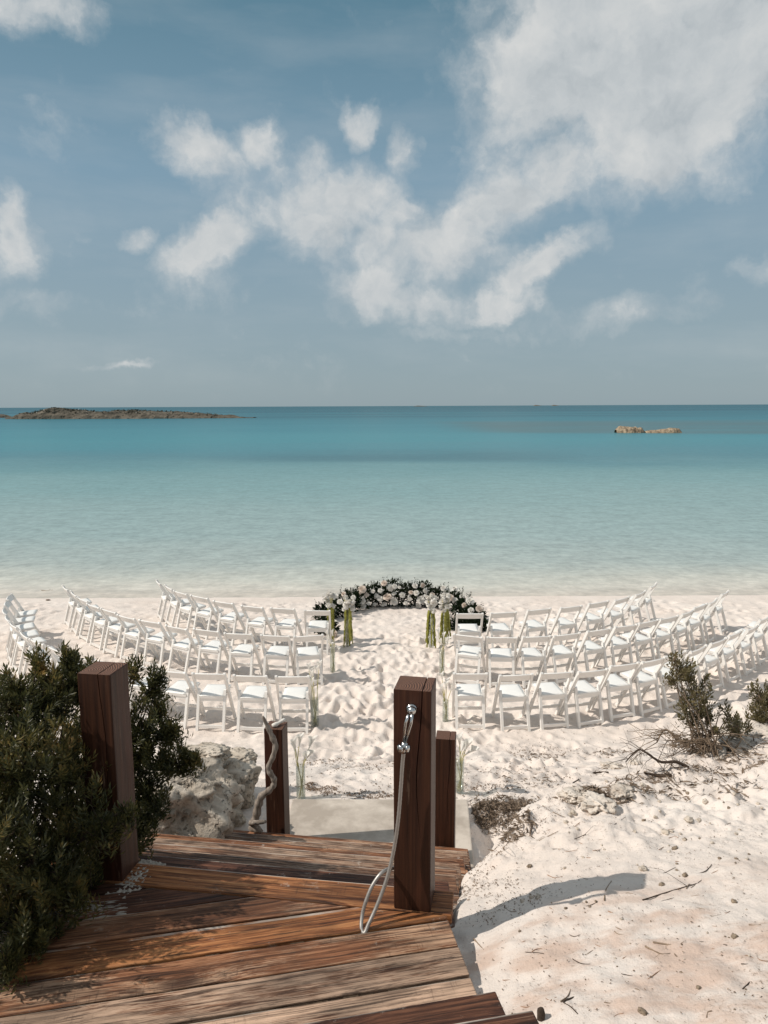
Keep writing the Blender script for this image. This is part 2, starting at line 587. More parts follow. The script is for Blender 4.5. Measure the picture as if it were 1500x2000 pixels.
def mat_wood(name, dark, mid, light, wear=0.5, worn=(0.50, 0.38, 0.29), rough=0.6, spec=0.35, fine=1.0, moss=0.0):
    """weathered sawn softwood: x of the board runs along the grain"""
    m, t, p = new_mat(name)
    tcn = t.new('ShaderNodeTexCoord')
    inf = t.new('ShaderNodeObjectInfo')
    off = t.vmath('SCALE', inf.outputs['Random'], 37.0)
    cx = t.new('ShaderNodeCombineXYZ')
    t.put(cx.inputs[0], t.math('MULTIPLY', inf.outputs['Random'], 37.0))
    t.put(cx.inputs[1], t.math('MULTIPLY', inf.outputs['Random'], 11.0))
    v = t.vmath('ADD', tcn.outputs['Object'], cx.outputs[0])
    # slow wobble so the rings bend round knots
    wob = t.vmath('SCALE', t.vmath('SUBTRACT', t.noise(t.mapping(v, (1.2, 6, 6)), 1.6, 3, 0.5, col=True), (0.5, 0.5, 0.5)), 0.035)
    vv = t.vmath('ADD', v, wob)
    # knots
    vor = t.new('ShaderNodeTexVoronoi')
    t.put(vor.inputs['Vector'], t.mapping(v, (1.7, 6.5, 6.5)))
    vor.inputs['Scale'].default_value = 1.0
    kd = vor.outputs['Distance']
    knot = t.maprange(kd, 0.20, 0.06, smooth=True)
    pull = t.math('MULTIPLY', t.maprange(kd, 0.45, 0.0, smooth=True), 0.022)
    cy = t.new('ShaderNodeCombineXYZ')
    t.put(cy.inputs[1], pull)
    t.put(cy.inputs[2], pull)
    vv = t.vmath('ADD', vv, cy.outputs[0])
    g1 = t.noise(t.mapping(vv, (1.1, 62 * fine, 62 * fine)), 1.0, 5, 0.66)
    g2 = t.noise(t.mapping(vv, (5.5, 190 * fine, 190 * fine)), 1.0, 4, 0.75)
    g3 = t.noise(t.mapping(v, (1.1, 4.5, 4.5)), 1.3, 6, 0.68)
    grain = t.math('ADD', t.math('MULTIPLY', g1, 0.6), t.math('MULTIPLY', g2, 0.4))
    col = t.ramp(grain, [(0.41, dark), (0.50, mid), (0.59, light)])
    # grey-pink worn skin in drawn-out patches
    wp = t.math('ADD', t.math('MULTIPLY', g3, 0.75), t.math('MULTIPLY', g2, 0.45))
    wm = t.maprange(wp, 0.82 - wear * 0.42, 0.92 - wear * 0.42, smooth=True)
    worn2 = t.mix(t.maprange(grain, 0.42, 0.54), tuple(c * 0.36 for c in worn), worn)
    col = t.mix(t.math('MULTIPLY', wm, 0.9), col, worn2)
    # dark weathering streaks & stains
    st = t.noise(t.mapping(v, (2.6, 20, 20)), 1.0, 7, 0.8)
    col = t.mix(t.math('MULTIPLY', t.maprange(st, 0.55, 0.66, smooth=True), 0.8), col, (0.035, 0.018, 0.012))
    ck = t.noise(t.mapping(vv, (0.9, 85, 85)), 1.0, 3, 0.55)
    col = t.mix(t.math('MULTIPLY', t.maprange(ck, 0.57, 0.62), 0.6), col, (0.020, 0.010, 0.007))
    # sand caught along the joints
    so_ = t.new('ShaderNodeSeparateXYZ')
    t.put(so_.inputs[0], tcn.outputs['Object'])
    jy = t.math('MULTIPLY', t.maprange(so_.outputs[1], 0.0605, 0.0645), t.maprange(t.noise(t.mapping(v, (3, 20, 20)), 1.0, 4, .6), 0.44, 0.56))
    # saw cross-marks
    saw = t.noise(t.mapping(v, (95, 9, 9)), 1.0, 3, 0.6)
    col = t.mix(t.math('MULTIPLY', t.math('MULTIPLY', t.maprange(saw, 0.58, 0.66), t.maprange(g3, 0.52, 0.62)), 0.45), col, (0.07, 0.035, 0.02))
    col = t.mix(t.math('MULTIPLY', knot, 0.8), col, (0.05, 0.02, 0.01))
    # sand dust caught in places
    du = t.maprange(t.noise(v, 8.0, 8, 0.78), 0.61, 0.69)
    col = t.mix(t.math('MULTIPLY', du, 0.55), col, (0.60, 0.53, 0.46))
    col = t.mix(t.math('MULTIPLY', jy, 0.8), col, (0.60, 0.53, 0.46))
    # boards differ a little in tone
    big_ = t.noise(t.mapping(v, (2.2, 5, 5), (7, 2, 1)), 1.0, 4, 0.6)
    tone = t.math('MULTIPLY', t.maprange(inf.outputs['Random'], 0, 1, 0.82, 1.12), t.maprange(big_, 0.36, 0.62, 0.62, 1.18, smooth=True))
    col = t.vmath('SCALE', col, tone)
    t.l.new(col, p.inputs['Base Color'])
    p.inputs['Specular IOR Level'].default_value = spec
    t.put(p.inputs['Roughness'], t.maprange(grain, 0.3, 0.7, rough + 0.15, rough - 0.1))
    bump(t, p, t.math('ADD', t.math('MULTIPLY', g1, 1.0), t.math('MULTIPLY', g2, 0.5)), 0.7, 0.006)
    return m


def mat_post():
    m, t, p = new_mat('stained_post_wood')
    oc = t.new('ShaderNodeTexCoord').outputs['Object']
    inf = t.new('ShaderNodeObjectInfo')
    cz = t.new('ShaderNodeCombineXYZ')
    t.put(cz.inputs[2], t.math('MULTIPLY', inf.outputs['Random'], 23.0))
    v = t.vmath('ADD', oc, cz.outputs[0])
    g = t.noise(t.mapping(v, (55, 55, 1.2)), 1.0, 6, 0.65)
    col = t.ramp(g, [(0.3, (0.020, 0.008, 0.005)), (0.55, (0.055, 0.021, 0.011)), (0.75, (0.100, 0.042, 0.022))])
    b2 = t.noise(t.mapping(v, (6, 6, 1.5)), 1.0, 5, 0.65)
    col = t.mix(t.maprange(b2, 0.52, 0.80), col, (0.085, 0.028, 0.016))
    # bleached scrapes
    sc = t.noise(t.mapping(v, (40, 40, 3.2)), 1.0, 6, 0.72)
    zz = t.noise(t.mapping(v, (9, 9, 1.8), (3, 1, 0)), 1.0, 3, 0.5)
    col = t.mix(t.math('MULTIPLY', t.math('MULTIPLY', t.maprange(sc, 0.56, 0.63), t.maprange(zz, 0.60, 0.70)), 0.7), col, (0.34, 0.22, 0.15))
    t.l.new(col, p.inputs['Base Color'])
    p.inputs['Roughness'].default_value = 0.52
    p.inputs['Specular IOR Level'].default_value = 0.3
    bump(t, p, g, 0.5, 0.005)
    return m


def mat_endgrain():
    m, t, p = new_mat('post_end_grain')
    oc = t.new('ShaderNodeTexCoord').outputs['Object']
    v = t.vmath('ADD', oc, (0.05, 0.035, 0))
    v = t.vmath('ADD', v, t.vmath('SCALE', t.vmath('SUBTRACT', t.noise(oc, 18, 3, 0.5, col=True), (0.5, 0.5, 0.5)), 0.02))
    wv_ = t.new('ShaderNodeTexWave', wave_type='RINGS', rings_direction='Z')
    t.put(wv_.inputs['Vector'], v)
    wv_.inputs['Scale'].default_value = 34
    wv_.inputs['Distortion'].default_value = 1.2
    col = t.ramp(wv_.outputs['Fac'], [(0.2, (0.05, 0.02, 0.012)), (0.8, (0.20, 0.095, 0.055))])
    col = t.mix(t.maprange(t.noise(oc, 30, 6, .7), 0.5, 0.7), col, (0.10, 0.05, 0.03))
    t.l.new(col, p.inputs['Base Color'])
    p.inputs['Roughness'].default_value = 0.7
    bump(t, p, wv_.outputs['Fac'], 0.4, 0.004)
    return m


def mat_rock(name, lo, hi, scale=6.0, dark=(0.16, 0.13, 0.10)):
    m, t, p = new_mat(name)
    pos = geo_pos(t)
    n = t.noise(pos, scale, 8, 0.68)
    col = t.ramp(n, [(0.3, lo), (0.62, hi)])
    vo = t.new('ShaderNodeTexVoronoi')
    t.put(vo.inputs['Vector'], t.vmath('ADD', pos, t.vmath('SCALE', t.noise(pos, 9, 4, .6, col=True), 0.25)))
    vo.inputs['Scale'].default_value = scale * 3
    pit = t.maprange(vo.outputs['Distance'], 0.32, 0.08)
    col = t.mix(t.math('MULTIPLY', pit, 0.55), col, dark)
    st = t.maprange(t.noise(pos, scale * .8, 5, .7), 0.55, 0.70)
    col = t.mix(t.math('MULTIPLY', st, 0.55), col, dark)
    t.l.new(col, p.inputs['Base Color'])
    p.inputs['Roughness'].default_value = 0.95
    p.inputs['Specular IOR Level'].default_value = 0.1
    bump(t, p, t.math('SUBTRACT', n, t.math('MULTIPLY', pit, 0.5)), 0.9, 0.25 / scale)
    return m


def mat_leaf(name, cols, rough=0.45, spec=0.4, trans=0.25, scale=6.0):
    m, t, p = new_mat(name)
    pos = geo_pos(t)
    n = t.noise(pos, scale, 3, 0.6)
    n2 = t.noise(pos, scale * 9, 2, 0.5)
    f = t.math('ADD', t.math('MULTIPLY', n, 0.55), t.math('MULTIPLY', n2, 0.45))
    col = t.ramp(f, [(0.34 + 0.32 * i / (len(cols) - 1), c) for i, c in enumerate(cols)])
    t.l.new(col, p.inputs['Base Color'])
    p.inputs['Roughness'].default_value = rough
    p.inputs['Specular IOR Level'].default_value = spec
    tr = t.new('ShaderNodeBsdfTranslucent')
    t.l.new(col, tr.inputs['Color'])
    mx = t.new('ShaderNodeMixShader')
    mx.inputs[0].default_value = trans
    out = m.node_tree.nodes['Material Output']
    t.l.new(p.outputs[0], mx.inputs[1])
    t.l.new(tr.outputs[0], mx.inputs[2])
    t.l.new(mx.outputs[0], out.inputs[0])
    return m


def mat_water():
    m, t, p = new_mat('sea_water')
    pos = geo_pos(t)
    s = t.new('ShaderNodeSeparateXYZ')
    t.l.new(pos, s.inputs[0])
    X, Y, Z = s.outputs
    ld = t.math('LOGARITHM', t.math('MAXIMUM', Y, 1.0), 10.0)             # 17 m = 1.23, 100 m = 2, 1 km = 3
    wob = t.noise(t.mapping(pos, (0.022, 0.05, 1)), 1.0, 6, 0.58)
    wob2 = t.noise(t.mapping(pos, (0.0016, 0.012, 1)), 1.0, 4, 0.6)
    lw = t.math('ADD', ld, t.math('MULTIPLY', t.math('SUBTRACT', wob, 0.5), 0.24))
    f = t.maprange(lw, 1.2, 3.4)

    def q(d): return (math.log10(d) - 1.2) / 2.2
    col = t.ramp(f, [(q(16.8), (0.66, 0.60, 0.52)), (q(18.2), (0.56, 0.555, 0.49)), (q(20.2), (0.38, 0.435, 0.41)), (q(24), (0.31, 0.40, 0.39)), (q(32), (0.265, 0.375, 0.37)),
                     (q(42), (0.20, 0.335, 0.34)), (q(52), (0.145, 0.285, 0.30)), (q(62), (0.085, 0.215, 0.25)), (q(76), (0.070, 0.22, 0.26)),
                     (q(95), (0.062, 0.235, 0.275)), (q(160), (0.048, 0.20, 0.245)), (q(300), (0.034, 0.15, 0.19)), (q(1200), (0.022, 0.11, 0.145))])
    # seagrass / reef patches on the bottom
    reef = t.math('MULTIPLY', t.maprange(X, 8, 26, smooth=True), t.math('MULTIPLY',
                  t.maprange(t.math('SUBTRACT', Y, t.math('MULTIPLY', X, -0.25)), 118, 132, smooth=True), t.maprange(Y, 230, 180, smooth=True)))
    reef = t.math('MULTIPLY', reef, t.maprange(wob, 0.3, 0.5, 0.6, 1.0))
    col = t.mix(t.math('MULTIPLY', reef, 0.85), col, (0.078, 0.145, 0.155))
    band = t.maprange(wob2, 0.50, 0.62, smooth=True)
    band = t.math('MULTIPLY', band, t.maprange(Y, 150, 400))
    col = t.mix(t.math('MULTIPLY', band, 0.5), col, (0.008, 0.05, 0.08))
    drk = t.math('MULTIPLY', t.maprange(Y, 56, 61, smooth=True), t.maprange(Y, 80, 66, smooth=True))
    drk = t.math('MULTIPLY', drk, t.math('MULTIPLY', t.maprange(t.math('ABSOLUTE', t.math('SUBTRACT', X, 1.0)), 20, 6, smooth=True), t.maprange(t.noise(t.mapping(pos, (0.03, 0.12, 1)), 1.0, 4, .6), 0.3, 0.55, 0.35, 1.0)))
    col = t.mix(t.math('MULTIPLY', drk, 0.55), col, (0.05, 0.14, 0.17))
    # ripple glints and shade put into the water colour as soft mottling
    rp = t.noise(t.mapping(pos, (1.0, 1.5, 1)), 1.1, 5, 0.6)
    rp2 = t.noise(t.mapping(pos, (1.0, 0.8, 1)), 4.6, 3, 0.62)
    mott = t.math('ADD', t.math('MULTIPLY', rp, 0.5), t.math('MULTIPLY', rp2, 0.5))
    col = t.vmath('SCALE', col, t.math('ADD', 1.0, t.math('MULTIPLY', t.math('SUBTRACT', mott, 0.5), t.maprange(Y, 17, 70, 1.25, 0.5))))
    dif = t.new('ShaderNodeBsdfDiffuse')
    t.l.new(col, dif.inputs['Color'])
    gl = t.new('ShaderNodeBsdfGlossy')
    gl.inputs['Roughness'].default_value = 0.18
    gl.inputs['Color'].default_value = (0.9, 0.95, 1, 1)
    b = t.new('ShaderNodeBump')
    b.inputs['Strength'].default_value = 0.5
    b.inputs['Distance'].default_value = 0.10
    hh = t.math('ADD', t.noise(t.mapping(pos, (1.0, 2.0, 1)), 2.4, 4, 0.6), t.math('MULTIPLY', rp2, 0.5))
    t.put(b.inputs['Height'], hh)
    t.l.new(b.outputs[0], gl.inputs['Normal'])
    lwt = t.new('ShaderNodeFresnel')
    lwt.inputs['IOR'].default_value = 1.33
    t.l.new(b.outputs[0], lwt.inputs['Normal'])
    fac = t.math('MINIMUM', t.math('MULTIPLY', lwt.outputs[0], 0.8), 0.24)
    mx = t.new('ShaderNodeMixShader')
    t.put(mx.inputs[0], fac)
    t.l.new(dif.outputs[0], mx.inputs[1])
    t.l.new(gl.outputs[0], mx.inputs[2])
    # clear shallows over the sand
    tr = t.new('ShaderNodeBsdfTransparent')
    al = t.maprange(t.math('ADD', Y, t.math('MULTIPLY', t.math('SUBTRACT', t.noise(pos, 0.6, 4, .5), 0.5), 1.6)), 16.9, 17.5, 0.88, 1.0, smooth=True)
    mx2 = t.new('ShaderNodeMixShader')
    t.put(mx2.inputs[0], al)
    t.l.new(tr.outputs[0], mx2.inputs[1])
    t.l.new(mx.outputs[0], mx2.inputs[2])
    t.l.new(mx2.outputs[0], m.node_tree.nodes['Material Output'].inputs[0])
    return m


def mat_glass():
    m, t, p = new_mat('clear_glass')
    tr = t.new('ShaderNodeBsdfTransparent')
    tr.inputs['Color'].default_value = (0.93, 0.95, 0.93, 1)
    gl = t.new('ShaderNodeBsdfGlossy')
    gl.inputs['Roughness'].default_value = 0.04
    fr = t.new('ShaderNodeLayerWeight')
    fr.inputs['Blend'].default_value = 0.35
    mx = t.new('ShaderNodeMixShader')
    t.put(mx.inputs[0], t.math('MULTIPLY', fr.outputs['Facing'], 0.55))
    t.l.new(tr.outputs[0], mx.inputs[1])
    t.l.new(gl.outputs[0], mx.inputs[2])
    t.l.new(mx.outputs[0], m.node_tree.nodes['Material Output'].inputs[0])
    return m


def mat_concrete():
    m, t, p = new_mat('sandy_concrete')
    pos = geo_pos(t)
    n = t.noise(pos, 3.0, 7, 0.62)
    col = t.ramp(n, [(0.38, (0.40, 0.345, 0.29)), (0.60, (0.62, 0.55, 0.475))])
    sp = t.maprange(t.noise(pos, 60, 4, .7), 0.6, 0.68)
    col = t.mix(t.math('MULTIPLY', sp, 0.25), col, (0.3, 0.24, 0.19))
    t.l.new(col, p.inputs['Base Color'])
    p.inputs['Roughness'].default_value = 0.85
    bump(t, p, t.noise(pos, 90, 5, .7), 0.3, 0.004)
    return m


M = dict(
    sand=mat_sand(), water=mat_water(), glass=mat_glass(), concrete=mat_concrete(), post=mat_post(), endgrain=mat_endgrain(),
    plank=mat_wood('weathered_plank', (0.060, 0.026, 0.015), (0.23, 0.112, 0.062), (0.42, 0.25, 0.165), wear=0.75, worn=(0.60, 0.41, 0.29)),
    plank_orange=mat_wood('stained_orange_plank', (0.10, 0.032, 0.012), (0.31, 0.118, 0.042), (0.50, 0.225, 0.090), wear=0.22, worn=(0.55, 0.42, 0.32)),
    plank_mid=mat_wood('half_worn_plank', (0.075, 0.030, 0.014), (0.23, 0.092, 0.042), (0.40, 0.195, 0.10), wear=0.5, worn=(0.54, 0.34, 0.22)),
    plank_dark=mat_wood('dark_stained_plank', (0.035, 0.013, 0.008), (0.10, 0.038, 0.020), (0.20, 0.085, 0.045), wear=0.28, worn=(0.34, 0.22, 0.15)),
    tread=mat_wood('tread_plank', (0.055, 0.024, 0.013), (0.16, 0.075, 0.040), (0.30, 0.165, 0.095), wear=0.6, worn=(0.42, 0.29, 0.205)),
    white=plain('white_resin', (0.80, 0.775, 0.74), 0.38, 0.4, var=0.03, scale=8),
    pad=plain('white_vinyl_pad', (0.84, 0.83, 0.80), 0.42, 0.35, var=0.02, scale=9),
    steel=plain('brace_metal', (0.42, 0.42, 0.42), 0.35, 0.5, 1.0),
    chrome=plain('chrome', (0.55, 0.55, 0.54), 0.20, 0.5, 1.0, var=0.05),
    hose=plain('steel_hose', (0.40, 0.38, 0.355), 0.42, 0.5, 0.55, var=0.1, scale=60),
    drift=None,
)


def mat_drift():
    m, t, p = new_mat('driftwood_grey')
    oc = t.new('ShaderNodeTexCoord').outputs['Object']
    n = t.noise(t.mapping(oc, (60, 60, 7)), 1.0, 6, 0.7)
    col = t.ramp(n, [(0.3, (0.10, 0.075, 0.055)), (0.55, (0.30, 0.25, 0.21)), (0.75, (0.46, 0.41, 0.35))])
    t.l.new(col, p.inputs['Base Color'])
    p.inputs['Roughness'].default_value = 0.85
    bump(t, p, n, 0.8, 0.008)
    return m


M['drift'] = mat_drift()
M['bark'] = plain('dry_bark', (0.24, 0.18, 0.13), 0.9, 0.1, var=0.5, scale=30, bmp=0.5)
M['bark_dark'] = plain('dark_bark', (0.075, 0.055, 0.042), 0.9, 0.1, var=0.4, scale=30, bmp=0.5)
M['leaf'] = mat_leaf('shrub_leaf', [(0.022, 0.026, 0.011), (0.058, 0.062, 0.022), (0.15, 0.135, 0.045), (0.36, 0.22, 0.07)], trans=0.34, scale=5)
M['leaf_dry'] = mat_leaf('dune_shrub_leaf', [(0.07, 0.062, 0.028), (0.13, 0.11, 0.048), (0.21, 0.165, 0.08)], trans=0.2, scale=5)
M['florist'] = mat_leaf('florist_greenery', [(0.006, 0.012, 0.006), (0.014, 0.025, 0.010), (0.035, 0.046, 0.018)], rough=.8, spec=.1, trans=0.1, scale=6)
M['petal'] = mat_leaf('cream_petal', [(0.74, 0.70, 0.62), (0.84, 0.81, 0.76), (0.88, 0.86, 0.83)], rough=0.6, spec=0.2, trans=0.25, scale=12)
M['petal_blush'] = mat_leaf('blush_petal', [(0.62, 0.48, 0.40), (0.75, 0.65, 0.56), (0.80, 0.74, 0.68)], rough=0.6, spec=0.2, trans=0.25, scale=12)
M['stem'] = plain('pale_green_stem', (0.50, 0.44, 0.19), 0.5, 0.3, var=0.3, scale=10)
M['stem_dark'] = plain('green_stem', (0.30, 0.30, 0.11), 0.5, 0.3, var=0.3, scale=10)
M['amaranth'] = mat_leaf('hanging_amaranth', [(0.17, 0.165, 0.02), (0.31, 0.30, 0.05), (0.42, 0.40, 0.10)], trans=0.2, scale=14)
M['limestone'] = mat_rock('limestone', (0.36, 0.30, 0.235), (0.64, 0.565, 0.475), 5.0)
M['stone'] = mat_rock('pale_stone', (0.42, 0.35, 0.28), (0.68, 0.60, 0.51), 22.0, dark=(0.25, 0.19, 0.14))
M['stone_brown'] = mat_rock('brown_stone', (0.16, 0.12, 0.09), (0.34, 0.27, 0.20), 22.0)
M['island'] = mat_rock('island_rock', (0.045, 0.042, 0.034), (0.19, 0.165, 0.13), 0.22, dark=(0.03, 0.028, 0.02))
M['islet'] = mat_rock('islet_rock', (0.14, 0.10, 0.07), (0.46, 0.36, 0.25), 1.2, dark=(0.06, 0.045, 0.03))
M['scrub'] = mat_leaf('island_scrub', [(0.02, 0.024, 0.012), (0.038, 0.040, 0.02), (0.065, 0.06, 0.034)], trans=0.0, scale=.3)
M['coral'] = plain('bleached_coral', (0.74, 0.70, 0.64), 0.8, 0.2, var=0.15, scale=40, bmp=0.4)
M['litter'] = mat_leaf('dry_litter', [(0.06, 0.04, 0.026), (0.17, 0.115, 0.078), (0.36, 0.27, 0.20)], rough=0.9, spec=0.1, trans=0.0, scale=11)

# ------------------------------------------------------------------ setting: beach, sea, slab
ny, nx = GX.shape
idx = np.arange(ny * nx).reshape(ny, nx)
F = np.stack([idx[:-1, :-1], idx[:-1, 1:], idx[1:, 1:], idx[1:, :-1]], -1).reshape(-1, 4)
V = np.stack([GX, GY, GZ], -1).reshape(-1, 3)
beach = link('beach', grid_mesh('beach', V, F), M['sand'])
tag(beach, 'pale trodden sand running down to the water', kind='structure')

sea_m = MB()
wy = [12.0, 18, 30, 60, 120, 300, 1000, 4000, 30000]
wx = [-30000, -3000, -300, -60, 0, 60, 300, 3000, 30000]
for yv in wy:
    for xv in wx:
        sea_m.v.append((xv, yv, SEA_Z))
for j in range(len(wy) - 1):
    for i in range(len(wx) - 1):
        a = j * len(wx) + i
        sea_m.f.append((a, a + 1, a + len(wx) + 1, a + len(wx)))
tag(sea_m.build('sea', M['water']), 'calm turquoise sea shading from sandy shallows to deep blue', kind='structure')

pad = MB()
pad.v = [(x, y, z) for z in (PAD_Z - 0.25, PAD_Z) for (x, y) in ((-.83, 4.7), (.63, 4.7), (.71, 5.95), (-.80, 5.97))]
pad.f = [(3, 2, 1, 0), (4, 5, 6, 7), (0, 1, 5, 4), (1, 2, 6, 5), (2, 3, 7, 6), (3, 0, 4, 7)]
tag(pad.build('concrete_slab', M['concrete'], bevel=0.012), 'smooth sandy concrete slab at the foot of the wooden steps', kind='structure')


# ------------------------------------------------------------------ rocks and islands
def rock(name, c, size, mat, sub=4, amp=0.35, freq=1.6, seed=0, flat=0.0, pits=0.08, rz=0.0, smooth=True):
    bm = bmesh.new()
    bmesh.ops.create_icosphere(bm, subdivisions=sub, radius=1.0)
    o3 = Vector((seed * 7.3, seed * 3.1, seed * 1.7))
    for v in bm.verts:
        p = v.co.normalized()
        n = mnoise.fractal(p * freq + o3, 1.0, 2.1, 5)
        r = 1 + amp * n - pits * abs(mnoise.noise(p * freq * 6 + o3)) * 2
        q = p * r
        if flat and q.z > flat: q.z = flat + (q.z - flat) * 0.3
        v.co = Vector((q.x * size[0], q.y * size[1], q.z * size[2]))
    me = bpy.data.meshes.new(name)
    bm.to_mesh(me)
    bm.free()
    if smooth: me.polygons.foreach_set('use_smooth', [True] * len(me.polygons))
    return link(name, me, mat, None, c, (0, 0, rz))


def land(name, x0, x1, y, prof, depth, mat, step, amp, seed):
    """low rocky island: a height field running along x, profile heights sampled by prof(u)"""
    nxs = int((x1 - x0) / step) + 1
    nys = 22
    U = np.linspace(0, 1, nxs)
    W = np.linspace(-1, 1, nys)
    UU, WW = np.meshgrid(U, W)
    Xw = x0 + (x1 - x0) * UU
    Yw = y + depth * 0.5 * WW * (0.45 + 0.55 * np.sin(np.pi * np.clip(UU, .03, .97)))
    hgt = np.interp(UU, [p[0] for p in prof], [p[1] for p in prof])
    cs = np.clip(1 - np.abs(WW) ** 2.6, 0, 1) ** 0.6
    nz = fbm(Xw / amp[1], Yw / amp[1], 5, seed, .6)
    Zw = SEA_Z - 0.5 + (hgt + 0.5) * cs + nz * amp[0] * (0.25 + cs)
    Yw = Yw + fbm(Xw / amp[1] * 1.3, Zw, 3, seed + 9) * amp[0] * 1.5
    idx = np.arange(nxs * nys).reshape(nys, nxs)
    Fq = np.stack([idx[:-1, :-1], idx[:-1, 1:], idx[1:, 1:], idx[1:, :-1]], -1).reshape(-1, 4)
    return link(name, grid_mesh(name, np.stack([Xw, Yw, Zw], -1).reshape(-1, 3), Fq, False), mat)


def wx_at(px, Y): return at(px, 815, Y).x


isl = land('island', wx_at(18, 292), wx_at(498, 292), 292,
           [(0, .4), (.07, 2.1), (.12, 2.6), (.18, 3.9), (.24, 3.6), (.30, 3.1), (.37, 2.4), (.45, 3.0), (.5, 3.1), (.58, 2.8), (.68, 2.3), (.78, 1.7), (.9, .9), (1, .15)],
           24, M['island'], .5, (0.75, 5.0), 3)
tag(isl, 'long low dark rocky island with scrub on its back, left on the horizon', 'island', kind='structure')
# scrub caps on the island
sc_ = MB()
for k in range(5200):
    u = rnd.uniform(0.05, 0.86)
    X_ = wx_at(18, 292) + (wx_at(498, 292) - wx_at(18, 292)) * u
    h_ = float(np.interp(u, [0, .07, .12, .18, .24, .30, .37, .45, .5, .58, .68, .78, .9, 1], [.4, 2.1, 2.6, 3.9, 3.6, 3.1, 2.4, 3.0, 3.1, 2.8, 2.3, 1.7, .9, .15]))
    if rnd.random() > max(math.exp(-((u - .2) / .09) ** 2), .5 * math.exp(-((u - .5) / .1) ** 2), .18): continue
    w_ = rnd.uniform(-.75, .75)
    Y_ = 292 + w_ * 12 * (0.45 + 0.55 * math.sin(math.pi * u))
    Z_ = SEA_Z + h_ * (1 - abs(w_) ** 2.6) ** .6 + rnd.uniform(-.3, .35)
    s_ = rnd.uniform(.2, .5)
    ps = [Vector((X_, Y_, Z_)) + Vector((rnd.uniform(-1, 1), rnd.uniform(-1, 1), rnd.uniform(-.7, .9))) * s_ for _ in range(4)]
    sc_.add(ps, [(0, 1, 2), (0, 2, 3), (0, 3, 1), (1, 3, 2)])
o = sc_.build('island_scrub', M['scrub'], isl)
o['kind'] = 'stuff'
tag(land('island', wx_at(-150, 330), wx_at(24, 330), 330, [(0, .5), (.3, 2.3), (.7, 2.0), (.9, 1.3), (1, .1)], 18, M['island'], .7, (0.5, 5.0), 13),
    'small dark tip of a second island cut by the left picture edge', 'island', kind='structure')
for (a, b, Y0, hh, sd, lab) in ((806, 836, 5200, 5.5, 5, 'faint flat islet on the far horizon, nearest the middle'),
                                (1040, 1058, 5600, 7, 6, 'tiny faint islet on the far horizon, left one of the close pair'),
                                (1076, 1092, 5700, 7, 7, 'tiny faint islet on the far horizon, right one of the close pair')):
    tag(land('islet', at(a, 793, Y0).x, at(b, 793, Y0).x, Y0, [(0, .3), (.3, hh), (.6, hh * .8), (1, .3)], 60, M['island'], 4, (1.0, 20.0), sd), lab, 'islet', kind='structure')
a_, b_ = at(1203, 842, 118).x, at(1258, 842, 118).x
tag(land('sea_rock', a_, b_, 118, [(0, .6), (.12, 1.1), (.5, .9), (.85, .8), (.95, .6), (1, .2)], 3.2, M['islet'], .09, (0.28, 1.1), 23),
    'craggy tan rock ledge out in the bay, the longer left one', 'rock')
a_, b_ = at(1258, 842, 117).x, at(1326, 842, 117).x
tag(land('sea_rock', a_, b_, 116.5, [(0, .2), (.2, .45), (.4, .55), (.75, .75), (.95, .7), (1, .3)], 2.6, M['islet'], .09, (0.2, 1.1), 29),
    'craggy tan rock ledge out in the bay, low right one by the taller ledge', 'rock')

# boulders below the left shrub
for (px, py, Y, sz, sd, lab) in ((375, 1562, 5.35, (.46, .30, .29), 1, 'big weathered limestone boulder beside the wooden steps, under the shrub'),
                                 (447, 1545, 6.05, (.25, .26, .36), 2, 'pitted grey limestone boulder just left of the driftwood stick'),
                                 (330, 1560, 4.7, (.42, .30, .35), 3, 'shaded limestone boulder half hidden by the left shrub'),
                                 (462, 1487, 6.25, (.17, .18, .10), 4, 'craggy grey limestone lump on top of the boulders'),
                                 (400, 1478, 6.0, (.22, .17, .11), 6, 'pale flat limestone lump behind the big boulder'),
                                 (432, 1598, 5.62, (.19, .18, .17), 8, 'dark hollowed limestone boulder at the left end of the lowest tread')):
    c = at(px, py, Y)
    tag(rock('boulder', c, sz, M['limestone'], 5, .42, 1.5, sd, 0.55, .13, rz=sd), lab, 'boulder', 'limestone boulders left of the steps')
# rocks set in the right slope
RR = [(1195, 1500, .14, .10, .085, 'rounded limestone rock under the dry branch on the slope edge'),
      (1240, 1492, .10, .08, .07, 'limestone rock touching the foot of the right bush'),
      (1165, 1575, .12, .10, .08, 'chunky white rock on the slope edge above the seaweed patch'),
      (1125, 1560, .10, .08, .06, 'low pale rock left of the chunky white rock'),
      (1215, 1548, .09, .07, .05, 'flat pale rock right of the chunky white rock'),
      (1445, 1462, .26, .16, .12, 'broad pitted limestone outcrop right of the bush'),
      (1490, 1440, .24, .18, .14, 'limestone outcrop cut by the right picture edge'),
      (1400, 1480, .14, .10, .07, 'small limestone outcrop at the root of the right bush')]
M['white_lime'] = mat_rock('white_limestone', (0.50, 0.43, 0.36), (0.76, 0.68, 0.60), 9.0, dark=(0.34, 0.27, 0.21))
for k, (px, py, a, b, c, lab) in enumerate(RR):
    g = gray(px, py)
    a, b, c = a * .8, b * .75, c * .75
    tag(rock('rock', (g.x, g.y, gz(g.x, g.y) + c * .02), (a, b, c), M['white_lime'], 5, .62, 1.9, 20 + k, 0.5, .07, rz=k), lab, 'rock', 'limestone rocks in the right slope')


